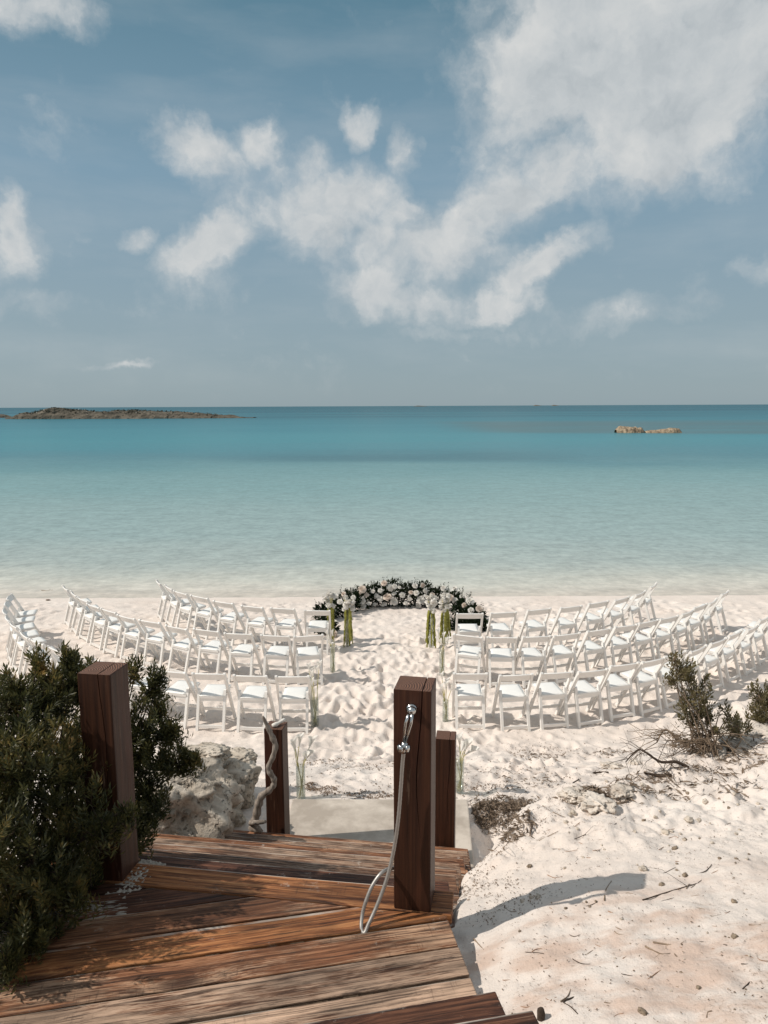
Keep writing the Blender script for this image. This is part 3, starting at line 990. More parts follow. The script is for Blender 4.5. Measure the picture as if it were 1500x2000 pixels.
# ------------------------------------------------------------------ boards
def clip(poly, n, d, keep_less):
    out = []
    for i in range(len(poly)):
        a, b = poly[i], poly[(i + 1) % len(poly)]
        fa, fb = a[0] * n[0] + a[1] * n[1] - d, b[0] * n[0] + b[1] * n[1] - d
        if not keep_less: fa, fb = -fa, -fb
        if fa <= 0: out.append(a)
        if (fa < 0 < fb) or (fb < 0 < fa):
            t = fa / (fa - fb)
            out.append((a[0] + (b[0] - a[0]) * t, a[1] + (b[1] - a[1]) * t))
    return out


def board(name, poly, z, th, ang, mat, parent, tilt=0.0):
    """a plank with outline poly (world XY), top at z; its local x follows the grain"""
    cx = sum(p[0] for p in poly) / len(poly)
    cy = sum(p[1] for p in poly) / len(poly)
    c, s = math.cos(-ang), math.sin(-ang)
    loc = [((p[0] - cx) * c - (p[1] - cy) * s, (p[0] - cx) * s + (p[1] - cy) * c) for p in poly]
    bm = bmesh.new()
    top = [bm.verts.new((x, y, 0)) for x, y in loc]
    f = bm.faces.new(top)
    bm.normal_update()
    if f.normal.z < 0: f.normal_flip()
    r = bmesh.ops.extrude_face_region(bm, geom=[f])
    for v in [g for g in r['geom'] if isinstance(g, bmesh.types.BMVert)]: v.co.z -= th
    bm.normal_update()
    bmesh.ops.recalc_face_normals(bm, faces=bm.faces)
    es = [e for e in bm.edges if e.calc_face_angle(0) > 0.5]
    bmesh.ops.bevel(bm, geom=es, offset=0.0045, segments=2, affect='EDGES', profile=.5)
    # cut the long edges so that they waver like sawn, worn wood
    long_e = [e for e in bm.edges if e.calc_length() > 0.25]
    bmesh.ops.subdivide_edges(bm, edges=long_e, cuts=16, use_grid_fill=False)
    sd = rnd.uniform(0, 100)
    for v in bm.verts:
        w_ = mnoise.noise(Vector((v.co.x * 4 + sd, v.co.y * 2, 0)))
        v.co.y += 0.0028 * w_
        v.co.z += 0.0022 * mnoise.noise(Vector((v.co.x * 2.2 + sd, v.co.y * 9, 5)))
    me = bpy.data.meshes.new(name)
    bm.to_mesh(me)
    bm.free()
    return link(name, me, mat, parent, (cx, cy, z + rnd.uniform(-.0025, .0025)), (rnd.uniform(-.006, .006) + tilt, 0, ang))


steps = empty('wooden_steps', (-0.4, 2.5, DECK_Z), 0, 'weathered brown wooden landing and steps leading down to the beach', 'stairs')
steps_off = Vector((0.4, -2.5, -DECK_Z))
made = []
# landing: boards run 11.5 degrees one way
LA = R(11.5)
ld, ln_ = (math.cos(LA), math.sin(LA)), (-math.sin(LA), math.cos(LA))
ta, tn = (math.cos(TH), -math.sin(TH)), (math.sin(TH), math.cos(TH))
A0 = (-.08, 2.615)
dA = A0[0] * tn[0] + A0[1] * tn[1]
land_poly = [(-1.19, 1.78), (.375, 1.78), (.215, 2.66), (-1.47, 3.1)]
land_poly = clip(land_poly, tn, dA - .003, True)
mats_l = {-4: 'plank_mid', -3: 'plank', -2: 'plank', -1: 'plank', 0: 'plank', 1: 'plank', 2: 'plank_mid', 3: 'plank_orange', 4: 'plank_mid', 5: 'plank_dark', 6: 'plank_dark', 7: 'plank_dark'}
d0 = ln_[0] * .286 + ln_[1] * 2.267
for j in range(-4, 8):
    a, b = d0 + .1425 * (j - 1) + .0050, d0 + .1425 * j - .0050
    q = clip(clip(land_poly, ln_, a, False), ln_, b, True)
    if len(q) >= 3:
        sh = rnd.uniform(-.012, .012)
        made.append(board('plank', q, DECK_Z, .038, LA, M[mats_l.get(j, 'plank')], steps))
# dark debris strips added in the open joints to block sun through them
m = MB()
for j in range(-4, 7):
    dd_ = d0 + .1425 * j
    q = clip(clip(land_poly, ln_, dd_ - .008, False), ln_, dd_ + .008, True)
    if len(q) < 3: continue
    us = sorted(p[0] * ld[0] + p[1] * ld[1] for p in q)
    u = us[0] + .01
    while u < us[-1] - .012:
        v_ = min(u + .05, us[-1] - .004)
        zz = [-.010 + rnd.uniform(-.005, .003) for _ in (0, 1)]
        P4 = [(ld[0] * a + ln_[0] * (dd_ + o), ld[1] * a + ln_[1] * (dd_ + o)) for a, o in ((u, -.007), (v_, -.007), (v_, .007), (u, .007))]
        vs = [(x + .4, y - 2.5, zz[0]) for x, y in P4] + [(x + .4, y - 2.5, -.034) for x, y in P4]
        m.add(vs, [(0, 1, 2, 3), (7, 6, 5, 4), (0, 4, 5, 1), (1, 5, 6, 2), (2, 6, 7, 3), (3, 7, 4, 0)])
        u = v_
o = m.build('joint_sun_block', plain('joint_block_dark', (0.07, 0.05, 0.035), 0.95, 0.05, var=.5, scale=60), steps)
o['kind'] = 'stuff'
# first board of the turned flight, still on the landing (worn orange)
P = lambda s, t_: (A0[0] + ta[0] * s + tn[0] * t_, A0[1] + ta[1] * s + tn[1] * t_)
made.append(board('plank', [P(-1.38, .004), P(.335, .004), P(.335, .143), P(-1.38, .143)], DECK_Z, .038, -TH, M['plank_orange'], steps))
T0 = .147
xr = lambda k: (.60 - .045 * (8 - k)) 
xl = lambda k: max(-1.27 - .08 * (8 - k), -1.52)


def s_of(x, t_):            # parameter along the tread where world X is x
    return (x - A0[0] - tn[0] * t_) / ta[0]


for k in range(1, NT_ + 1):
    z = DECK_Z - RISE * k
    for h in (0, 1):
        t0 = T0 + RUN * (k - 1) + h * .1425 + .002 - (.012 if h == 0 else 0)
        t1 = t0 + .138 + (.012 if h == 0 else .0)
        e = rnd.uniform(-.012, .012)
        made.append(board('tread', [P(s_of(xl(k), t0) + e, t0), P(s_of(xr(k), t0) + e, t0), P(s_of(xr(k), t1) + e, t1), P(s_of(xl(k), t1) + e, t1)], z, .038, -TH,
                          M['tread' if (k + h) % 3 else 'plank_mid'] if k > 2 else M['plank_dark' if k == 1 else 'tread'], steps))
    # riser under the nose behind this tread
    t0 = T0 + RUN * (k - 1) - .024
    zt = z + RISE - .040
    m = MB()
    a, b = s_of(xl(k) + .06, t0), s_of(xr(k) - .06, t0)
    pts = [P(a, t0), P(b, t0), P(b, t0 + .02), P(a, t0 + .02)]
    m.v = [(x - -.4, y - 2.5, zz - DECK_Z) for zz in (z - .03, zt) for x, y in pts]
    m.f = [(3, 2, 1, 0), (4, 5, 6, 7), (0, 1, 5, 4), (1, 2, 6, 5), (2, 3, 7, 6), (3, 0, 4, 7)]
    o = m.build('riser', M['plank_dark'], steps)
# upper steps the photographer stands on
U0 = (.333, 2.02)
for k, (rx_, ry_) in enumerate(((.333, 2.02), (.392, 1.77), (.45, 1.52), (.5, 1.27))):
    z = DECK_Z + .16 * (k + 1)
    for h in (0, 1):
        o0 = -h * .1425
        pr = [(rx_ + ln_[0] * o0 - ln_[0] * 0, ry_ + ln_[1] * o0), ]
        a = (rx_ + ln_[0] * o0, ry_ + ln_[1] * o0)
        b = (a[0] - ld[0] * 1.75, a[1] - ld[1] * 1.75)
        c = (b[0] - ln_[0] * .138, b[1] - ln_[1] * .138)
        d = (a[0] - ln_[0] * .138, a[1] - ln_[1] * .138)
        made.append(board('tread', [a, b, c, d], z, .038, LA, M['plank_dark' if h == 0 else 'plank_mid'], steps))
    m = MB()
    a = (rx_ - ln_[0] * .03 - ld[0] * .03, ry_ - ln_[1] * .03)
    b = (a[0] - ld[0] * 1.68, a[1] - ld[1] * 1.68)
    pts = [b, a, (a[0] - ln_[0] * -.02, a[1] - ln_[1] * -.02), (b[0] - ln_[0] * -.02, b[1] - ln_[1] * -.02)]
    m.v = [(x + .4, y - 2.5, zz - DECK_Z) for zz in (z - .158, z - .040) for x, y in pts]
    m.f = [(3, 2, 1, 0), (4, 5, 6, 7), (0, 1, 5, 4), (1, 2, 6, 5), (2, 3, 7, 6), (3, 0, 4, 7)]
    m.build('riser', M['plank_dark'], steps)
for o in made: o.location = Vector(o.location) + steps_off
# stringers, landing skirt
for side, fx, ins in (('r', xr, -.045), ('l', xl, .045)):
    m = MB()
    p0 = P(s_of(fx(1) + ins, T0), T0)
    p1 = P(s_of(fx(8) + ins, T0 + RUN * 8 - .03), T0 + RUN * 8 - .03)
    for (x, y, zt) in ((p0[0], p0[1], DECK_Z - RISE - .042), (p1[0], p1[1], DECK_Z - 8 * RISE - .042)):
        for dx_ in (0, .035):
            m.v.append((x + dx_ + .4, y - 2.5, zt - DECK_Z))
            m.v.append((x + dx_ + .4, y - 2.5, zt - .26 - DECK_Z))
    m.f = [(0, 1, 3, 2), (4, 6, 7, 5), (0, 4, 5, 1), (2, 3, 7, 6), (0, 2, 6, 4), (1, 5, 7, 3)]
    m.build('stringer', M['plank_dark'], steps)
# sand drifted onto the left of the landing
M['dust'] = plain('shaded_sand_dust', (0.40, 0.355, 0.305), 0.95, 0.05, var=.3, scale=40, bmp=.5)  # drifted sand darkened and greyed: its shade is put into the colour


def drift(cx, cy, a, b, h, z, sd, rz, lab):
    n = 40
    m = MB()
    for j in range(n + 1):
        for i in range(n + 1):
            u, v = i / n * 2 - 1, j / n * 2 - 1
            r = math.hypot(u, v)
            q = 1 - r * (1 + .35 * mnoise.noise(Vector((u * 2 + sd, v * 2, 0))))
            zz = h * max(q, -0.9) - .0045 + .010 * mnoise.noise(Vector((u * 5 + sd, v * 14, 3))) + .003 * mnoise.noise(Vector((u * 25 + sd, v * 25, 3)))
            m.v.append((u * a, v * b, zz))
    for j in range(n):
        for i in range(n):
            q = j * (n + 1) + i
            m.f.append((q, q + 1, q + n + 2, q + n + 1))
    tag(m.build('sand_drift', M['dust'], None, True, (cx, cy, z), (0, 0, rz)), lab, None, kind='stuff')


drift(-1.24, 2.60, .24, .06, .006, DECK_Z - .001, 3, .15, 'sand, shade in its colour, blown over the left end of the landing boards')
drift(-1.03, 2.80, .06, .13, .008, DECK_Z - .001, 9, -.3, 'sand drift on the boards at the foot of the left post')


# ------------------------------------------------------------------ posts
def post(x, y, z0, z1, wd, rz, label, crack=True):
    bm = bmesh.new()
    h = z1 - z0
    bmesh.ops.create_cube(bm, size=1.0)
    for v in bm.verts:
        v.co = Vector((v.co.x * wd, v.co.y * wd, (v.co.z + .5) * h))
    # a drying crack down the front and over the top: a narrow notch
    es = [e for e in bm.edges if abs(e.verts[0].co.x - e.verts[1].co.x) > .01]
    r = bmesh.ops.subdivide_edges(bm, edges=es, cuts=3, use_grid_fill=True)
    bm.verts.ensure_lookup_table()
    es = [e for e in bm.edges if abs(e.verts[0].co.z - e.verts[1].co.z) > .2]
    bmesh.ops.subdivide_edges(bm, edges=es, cuts=14, use_grid_fill=True)
    for v in bm.verts:
        fr = v.co.z / h
        i = round((v.co.x / wd + .5) * 4)
        if i in (1, 2, 3):
            if crack:
                base = (.178, .185, .192)[i - 1] * wd + .010 * math.sin(v.co.z * 9)
                v.co.x = base + (i - 2) * (.0010 * max(0, min(1, (fr - .35) * 3)))
                if i == 2 and v.co.y < -wd * .4: v.co.y += .014 * max(0, min(1, (fr - .35) * 2.5))
                if i == 2 and v.co.z > h * .999: v.co.z -= .010
        j = Vector((v.co.z * 3, v.co.x * 5, x * 9))
        if v.co.z < h * .98:
            v.co.x += .0022 * mnoise.noise(j)
            v.co.y += .0022 * mnoise.noise(j + Vector((9, 9, 9)))
    bmesh.ops.recalc_face_normals(bm, faces=bm.faces)
    me = bpy.data.meshes.new('wooden_post')
    me.materials.append(M['post'])
    me.materials.append(M['endgrain'])
    for f in bm.faces:
        if f.normal.z > .7: f.material_index = 1
    es = [e for e in bm.edges if e.calc_face_angle(0) > 1.2 and all(abs(v.co.x) > .45 * wd or v.co.z > h * .9 for v in e.verts) and not any(abs(v.co.x - .185 * wd) < .1 * wd for v in e.verts)]
    bmesh.ops.bevel(bm, geom=es, offset=0.004, segments=2, affect='EDGES', profile=.5)
    bm.to_mesh(me)
    bm.free()
    o = link('wooden_post', me, None, None, (x, y, z0), (0, 0, rz))
    return tag(o, label, 'post', 'square wooden posts of the steps')


PW = .142
TOPZ = CAM_H - 1.035
post(.115, 2.665, DECK_Z + .002, TOPZ, PW, -R(11), 'tall dark brown square post carrying the chrome shower hose')
post(-1.135, 2.86, DECK_Z - .3, TOPZ - .005, PW, -R(9), 'tall dark brown square post with a pale scrape, standing in the left shrub')
SPZ = CAM_H - 2.385
pl = post(-.825, 5.30, PAD_Z - .02, SPZ, PW, -R(9), 'short dark brown post with driftwood leaning on it and a white coral piece on top')
pr_ = post(.445, 5.10, PAD_Z - .02, SPZ + .01, PW, -R(9), 'short dark brown post right of the concrete slab, nothing on it')

# ------------------------------------------------------------------ shower
FY = 2.665 - .071
sh = empty('hand_shower', (.115, FY, TOPZ - .1), 0, 'chrome hand shower and grey metal hose hung on the front of the tall post', 'shower')
so = -Vector((.115, FY, TOPZ - .1))


def spart(mb, name, mat, par=sh, smooth=True):
    mb.v = [tuple(Vector(p) + so) for p in mb.v]
    return mb.build(name, mat, par, smooth)


dF = FY - .005
c0 = at(804, 1388, dF - .03)
m = MB()
m.lathe([(0, .0), (.019, .0), (.021, .003), (.019, .008), (.010, .012), (.010, .034), (.0, .034)], 20, at(804, 1385, dF) + Vector((0, .004, 0)), (0, -1, 0))
spart(m, 'wall_flange', M['chrome'])
m = MB()
m.lathe([(0, -.017), (.009, -.0145), (.0155, -.007), (.017, 0), (.0155, .007), (.009, .0145), (0, .017)], 20, c0, (0.1, -.5, .8))
spart(m, 'outlet_knob', M['chrome'])
m = MB()
k1, k2 = at(801, 1396, dF - .045), at(790, 1452, dF - .045)
m.tube([k1 + Vector((-.006, 0, 0)), k1.lerp(k2, .3) + Vector((-.010, 0, 0)), k2 + Vector((-.003, 0, 0))], [.0055, .0055, .0050], 10)
m.tube([k1 + Vector((.007, 0, 0)), k1.lerp(k2, .3) + Vector((.010, 0, 0)), k2 + Vector((.003, 0, 0))], [.0055, .0055, .0050], 10)
spart(m, 'handset', M['chrome'])
m = MB()
k3 = at(789, 1460, dF - .042)
m.lathe([(0, -.022), (.011, -.020), (.0125, 0), (.011, .020), (0, .022)], 16, k3, k1 - k2)
m.lathe([(0, 0), (.014, 0), (.015, .005), (.012, .011), (0, .012)], 16, k3 + Vector((-.010, -.006, 0)), (-.9, -.5, 0))
m.lathe([(0, 0), (.014, 0), (.015, .005), (.012, .011), (0, .012)], 16, k3 + Vector((.010, -.006, 0)), (.9, -.5, 0))
spart(m, 'coupling', M['chrome'])


def spline(pts, n=8):
    out = []
    P_ = [pts[0]] + list(pts) + [pts[-1]]
    for i in range(1, len(P_) - 2):
        a, b, c, d = P_[i - 1], P_[i], P_[i + 1], P_[i + 2]
        for k in range(n):
            t = k / n
            out.append(0.5 * ((2 * b) + (-a + c) * t + (2 * a - 5 * b + 4 * c - d) * t * t + (-a + 3 * b - 3 * c + d) * t ** 3))
    out.append(pts[-1])
    return out


hp = [k3 + Vector((0, 0, -.01)), at(786, 1495, dF - .03), at(783, 1540, dF - .022), at(778, 1600, dF - .02), at(770, 1655, dF - .02), at(757, 1712, dF - .035), at(738, 1765, dF - .06),
      at(720, 1805, dF - .09), at(712, 1822, 2.485), at(706, 1812, 2.50), at(708, 1785, 2.53), at(716, 1757, 2.545), at(729, 1727, 2.565), at(748, 1703, 2.59), at(772, 1694, 2.64)]
hs = spline(hp, 14)
m = MB()
ribs = []
m.tube(hs, [.0070 + (.0006 if i % 2 else 0) for i in range(len(hs))], 12)
spart(m, 'hose', M['hose'])

# ------------------------------------------------------------------ driftwood + coral
dw_pts = [at(513, 1399, 5.16), at(523, 1420, 5.16), at(532, 1440, 5.15), at(538, 1457, 5.15), at(533, 1478, 5.15), at(525, 1496, 5.15), at(527, 1508, 5.15), at(535, 1522, 5.15),
          at(534, 1534, 5.15), at(524, 1545, 5.15), at(511, 1555, 5.15), at(505, 1570, 5.16), at(501, 1590, 5.17), at(497, 1606, 5.17), at(494, 1620, 5.17)]
st_root = empty('driftwood', at(500, 1622, 5.17), 0, 'twisted grey driftwood stick leaning against the short left post', 'driftwood')
ro = -Vector(st_root.location)
m = MB()
rads = [.008, .017, .021, .020, .019, .019, .021, .021, .020, .023, .027, .030, .030, .028, .034]
sp = spline(dw_pts, 5)
m.tube([p + ro for p in sp], [float(np.interp(i / 5, range(len(rads)), rads)) * (1 + .12 * math.sin(i * 1.3)) for i in range(len(sp))], 12, jitter=.16)
m.build('stick', M['drift'], st_root, True)
m = MB()
c = at(503, 1606, 5.14)
m.tube([c + ro + Vector((-.055, .02, -.02)), c + ro + Vector((-.045, -.02, .01)), c + ro + Vector((0, -.035, .018)), c + ro + Vector((.045, -.03, .020)), c + ro + Vector((.068, -.02, .018))], [.018, .021, .017, .016, .010], 10, jitter=.2)
m.build('side_knot', M['drift'], st_root, True)
m = MB()
c = at(505, 1618, 5.15)
m.tube([c + ro + Vector((-.04, 0, .035)), c + ro + Vector((-.01, -.01, 0)), c + ro + Vector((.03, -.02, -.02))], [.024, .030, .014], 10, jitter=.25)
m.build('root_end', M['drift'], st_root, True)
c = Vector((-.80, 5.30, SPZ + .016))
m = MB()
m.tube([c + Vector((-.045, -.04, .0)), c + Vector((-.02, -.025, .003)), c + Vector((.0, .0, .004)), c + Vector((.03, .02, .016)), c + Vector((.042, .03, .02))], [.012, .017, .011, .014, .010], 10, jitter=.25)
tag(m.build('coral_piece', M['coral'], None, True), 'knobbly bleached coral piece on top of the short left post', 'coral')


# ------------------------------------------------------------------ folding chairs
def make_chair():
    """local frame: faces +y, origin on the ground under the seat"""
    root = empty('folding_chair', (0, 0, 0))
    for s in (-1, 1):
        m = MB()      # long bar: front foot up to the top of the back
        m.bar((s * .210, .215, -.01), (s * .210, -.205, .762), .044, .030, cap=1)
        m.build('front_leg', M['white'], root)
        m = MB()      # rear leg up to just above the seat
        m.bar((s * .176, -.225, -.01), (s * .176, -.085, .500), .040, .034, cap=1)
        m.build('rear_leg', M['white'], root)
        m = MB()      # thin folding link from rear leg to the front leg
        m.tube([(s * .194, -.085, .47), (s * .1935, .15, .385)], .0045, 5)
        m.tube([(s * .194, -.10, .445), (s * .1935, .13, .36)], .0035, 5)
        m.build('folding_link', M['steel'], root)
    # curved top slat
    m = MB()
    n = 10
    dirb = Vector((0, -.42, .772)).normalized()       # along the back
    nrm = Vector((0, -.772, -.42)).normalized()
    base = Vector((0, -.205, .762)) - dirb * .035
    for i in range(n + 1):
        u = i / n * 2 - 1
        bow = .020 * (1 - u * u)
        topb = .020 * (1 - u * u)
        for (hh, dd) in ((-.062 + topb * .7, .009), (.040 + topb, .009), (.040 + topb, -.009), (-.062 + topb * .7, -.009)):
            m.v.append(base + Vector((u * .196, 0, 0)) + dirb * hh + nrm * (bow + dd))
    for i in range(n):
        for k in range(4):
            k2 = (k + 1) % 4
            m.f.append((i * 4 + k, (i + 1) * 4 + k, (i + 1) * 4 + k2, i * 4 + k2))
    m.f += [(0, 1, 2, 3), (n * 4 + 3, n * 4 + 2, n * 4 + 1, n * 4)]
    m.build('back_slat', M['white'], root)
    # seat frame and pad
    m = MB()
    tilt = Matrix.Rotation(R(3.5), 3, 'X')
    c = Vector((0, .045, .435))
    for s in (-1, 1): m.box(c + tilt @ Vector((s * .153, 0, 0)), (.022, .37, .034), tilt)
    m.box(c + tilt @ Vector((0, -.174, 0)), (.284, .022, .034), tilt)
    m.box(c + tilt @ Vector((0, .174, 0)), (.284, .022, .034), tilt)
    m.build('seat_frame', M['white'], root)
    m = MB()
    n = 8
    for sgn in (1, 0):
        for j in range(n + 1):
            for i in range(n + 1):
                u, v = i / n * 2 - 1, j / n * 2 - 1
                cr_ = (1 - abs(u) ** 4) * (1 - abs(v) ** 4)
                zz = (.017 + .014 * cr_) if sgn else .012
                m.v.append(c + tilt @ Vector((u * .1575, v * .186, zz)))
    N = (n + 1) ** 2
    for j in range(n):
        for i in range(n):
            q = j * (n + 1) + i
            m.f.append((q, q + 1, q + n + 2, q + n + 1))
            m.f.append((N + q, N + q + n + 1, N + q + n + 2, N + q + 1))
    ring = [i for i in range(n + 1)] + [(j) * (n + 1) + n for j in range(1, n + 1)] + [n * (n + 1) + i for i in range(n - 1, -1, -1)] + [j * (n + 1) for j in range(n - 1, 0, -1)]
    for a, b in zip(ring, ring[1:] + ring[:1]): m.f.append((N + a, N + b, b, a))
    m.build('seat_pad', M['pad'], root, True)
    # cross rails
    m = MB()
    m.box((0, -.118, .385), (.335, .020, .036))
    m.build('rear_rail', M['white'], root)
    m = MB()
    m.box((0, -.212, .052), (.335, .020, .040))
    m.build('rear_stretcher', M['white'], root)
    m = MB()
    m.box((0, .115, .165), (.392, .020, .038))
    m.build('front_stretcher', M['white'], root)
    return root


# top of each chair back as seen from the steps -> world; rows are smooth arcs
def row(pts):
    out = []
    for px, py in pts:
        p = atz(px, py, 0.775)
        out.append(p)
    return out


ROWS = {
    ('front', 'left'): row([(618, 1192), (552, 1189), (494, 1185), (437, 1177), (387, 1167), (352, 1157), (328, 1146), (309, 1134)]),
    ('middle', 'left'): row([(604, 1243), (535, 1243), (466, 1240), (401, 1234), (341, 1226), (295, 1216), (245, 1206), (211, 1195), (183, 1183), (159, 1171), (141, 1159), (127, 1146)]),
    ('nearest', 'left'): row([(571, 1316), (488, 1320), (406, 1316), (334, 1308), (268, 1300), (207, 1291), (153, 1281), (108, 1268), (72, 1254), (44, 1238), (25, 1222), (14, 1207), (9, 1194), (11, 1180), (17, 1165)]),
    ('front', 'right'): row([(918, 1199), (984, 1198), (1055, 1193), (1116, 1186), (1171, 1178), (1214, 1168), (1251, 1155), (1278, 1140)]),
    ('middle', 'right'): row([(911, 1242), (983, 1245), (1047, 1244), (1110, 1239), (1172, 1231), (1221, 1222), (1268, 1213), (1307, 1203), (1344, 1192), (1371, 1181), (1394, 1170), (1419, 1154)]),
    ('nearest', 'right'): row([(920, 1314), (1010, 1316), (1085, 1312), (1157, 1305), (1220, 1296), (1277, 1287), (1322, 1275), (1367, 1263), (1404, 1248), (1440, 1232), (1472, 1219), (1497, 1204), (1522, 1190)]),
}
ORD = ['', 'second', 'third', 'fourth', 'fifth', 'sixth', 'seventh', 'eighth', 'ninth', 'tenth', 'eleventh', 'twelfth', 'thirteenth', 'fourteenth', 'fifteenth']
proto = make_chair()
first = True
CHAIRS = []
for (rw, side), pts in ROWS.items():
    n = len(pts)
    # smooth the curve, then walk it
    X_ = np.array([p.x for p in pts])
    Y_ = np.array([p.y for p in pts])
    i_ = np.arange(n)
    px_ = np.poly1d(np.polyfit(i_, X_, 4))
    py_ = np.poly1d(np.polyfit(i_, Y_, 4))
    for i in range(n):
        x, y = 0.6 * X_[i] + 0.4 * px_(i), 0.6 * Y_[i] + 0.4 * py_(i)
        tx, ty = px_.deriv()(i), py_.deriv()(i)
        if side == 'left': tx, ty = -tx, -ty
        rz = math.atan2(ty, tx) + rnd.uniform(-.08, .08)
        # chair origin sits .215 in front of the top of its back
        fx, fy = -math.sin(rz), math.cos(rz)
        ox, oy = x + fx * .21, y + fy * .21
        c = proto if first else dup(proto)
        first = False
        z = np.mean([gz(ox + a, oy + b) for a in (-.15, .15) for b in (-.18, .18)])
        c.location = (ox, oy, float(z) - .004)
        c.rotation_euler = (rnd.uniform(-.022, .022), rnd.uniform(-.022, .022), rz)
        if i == 0: nm = 'aisle end of the %s row, %s block' % (rw, side)
        elif i == n - 1: nm = 'outermost in the %s row, %s block' % (rw, side)
        else: nm = '%s from the aisle, %s row, %s block' % (ORD[i], rw, side)
        tag(c, 'white folding chair, ' + nm, 'chair', 'white folding chairs in curved rows on the sand')
        CHAIRS.append((ox, oy))

# ------------------------------------------------------------------ flowers
def rose_mesh(sd, mat):
    r_ = random.Random(sd)
    m = MB()
    for ring, (cnt, rad, tilt, ln) in enumerate(((3, .10, .15, .75), (5, .28, .35, .85), (6, .50, .75, .9), (7, .68, 1.15, .85))):
        for k in range(cnt):
            an = 2 * math.pi * (k + r_.random() * .4) / cnt + ring
            d = Vector((math.cos(an), math.sin(an), 0))
            s = Vector((-math.sin(an), math.cos(an), 0))
            wd = .42 + .1 * ring
            vs = []
            for j in range(4):
                tt = j / 3
                cur = tilt * (0.4 + .9 * tt)
                out = d * (rad * .5 + ln * math.sin(cur) * tt) + Vector((0, 0, -.2 + ln * math.cos(cur) * tt))
                ww = wd * math.sin(math.pi * (.18 + .62 * tt)) * (1 if j < 3 else .75)
                vs += [out - s * ww - d * .12 * ww * -1 * 0 + d * -.18 * ww, out + Vector((0, 0, -.0)) + d * .05, out + s * ww + d * -.18 * ww]
            fs = []
            for j in range(3):
                for q in range(2):
                    a = j * 3 + q
                    fs.append((a, a + 1, a + 4, a + 3))
            m.add(vs, fs)
    m.lathe([(.001, -.6), (.5, -.45), (.78, -.1), (.62, .18), (.30, .34), (.001, .38)], 10)
    me = m.mesh('rose', True)
    me.materials.append(mat)
    return me


ROSES = [rose_mesh(k, M['petal' if k < 3 else 'petal_blush']) for k in range(4)]


def leaf_cloud(m, c, rad, n, ln, wd, up=0.3):
    """n folded leaves spread through an ellipsoid, pointing outward"""
    for k in range(n):
        d = Vector((rnd.gauss(0, 1), rnd.gauss(0, 1), rnd.gauss(0, 1))).normalized()
        r = rnd.random() ** .4
        p = Vector(c) + Vector((d.x * rad[0], d.y * rad[1], d.z * rad[2])) * r
        a = (d + Vector((rnd.gauss(0, .5), rnd.gauss(0, .5), rnd.gauss(up, .5)))).normalized()
        s = a.cross(Vector((rnd.gauss(0, 1), rnd.gauss(0, 1), rnd.gauss(0, 1)))).normalized()
        q = a.cross(s)
        L, W = ln * rnd.uniform(.6, 1.3), wd * rnd.uniform(.7, 1.3)
        m.add([p, p + a * L * .5 + s * W - q * W * .4, p + a * L, p + a * L * .5 - s * W - q * W * .4], [(0, 1, 2), (0, 2, 3)])


arr = empty('flower_arch', (.3, 14.6, 0), 0, 'crescent of white roses and dark greenery on the sand where the aisle ends', 'flowers')
ARC = [(.632, 1225, 13.3, .18), ]
# footprint of the crescent, world XY + height/radius of each mound
CR = []
pts = [(636, 1240, .13), (634, 1215, .2), (655, 1208, .22), (682, 1196, .27), (712, 1190, .30), (742, 1187, .31), (768, 1186, .36), (798, 1187, .32), (828, 1187, .33), (858, 1190, .28),
       (886, 1198, .26), (908, 1208, .22), (924, 1222, .2), (930, 1236, .14), (902, 1234, .12)]
fol = MB()
arr_off = -Vector(arr.location)
for (px, py, h) in pts:
    g = gray(px, py)
    CR.append((g.x, g.y + .1, h))
    z0 = gz(g.x, g.y)
    leaf_cloud(fol, Vector((g.x, g.y + .12, z0 + h * .75)) + arr_off, (.24, .16, h * .85), 700, .070, .016)
    for q in range(10):       # sprigs sticking out
        a = Vector((rnd.uniform(-.5, .5), rnd.uniform(-.4, .3), 1)).normalized()
        b0 = Vector((g.x + rnd.uniform(-.2, .2), g.y + .12, z0 + h * 1.2)) + arr_off
        L = rnd.uniform(.10, .26)
        fol.tube([b0, b0 + a * L], [.0025, .001], 3)
        for u in range(7):
            leaf_cloud(fol, b0 + a * L * (u / 7), (.012, .012, .012), 2, .035, .008)
o = fol.build('greenery', M['florist'], arr)
tag(o, kind='stuff')
RP = [(640, 1170, 1), (650, 1194, 1.2), (646, 1217, 1.0), (652, 1237, 1.1), (654, 1214, .8), (664, 1175, 1), (688, 1152, 1), (707, 1151, 1.5), (690, 1167, .9), (706, 1173, 1.5), (709, 1184, 1.1),
      (716, 1162, .9), (728, 1155, .8), (743, 1153, .9), (742, 1169, 1.2), (750, 1139, 1.1), (763, 1148, 1.3), (771, 1145, 1.0), (770, 1159, .8), (757, 1166, 1.6), (770, 1175, 1.3), (750, 1180, 1.1),
      (786, 1162, 1.1), (803, 1157, .9), (800, 1170, .8), (813, 1158, 1.1), (831, 1154, .9), (826, 1143, .9), (811, 1144, 1), (822, 1172, 1.5), (817, 1183, 1), (845, 1162, 1), (849, 1177, 1.1),
      (866, 1149, 1), (873, 1156, 1.4), (880, 1167, 1.2), (889, 1173, 1.1), (888, 1150, 1), (880, 1183, .9), (907, 1182, .9), (918, 1174, 1.4), (895, 1193, 1.7), (920, 1192, 1), (936, 1189, 1.1),
      (902, 1165, .8), (914, 1164, .8), (657, 1165, .9), (671, 1160, .9), (720, 1178, .7), (732, 1180, .7), (792, 1178, .8), (697, 1183, .8), (838, 1182, .7), (780, 1147, .7), (735, 1163, .8), (700, 1160, .8)]
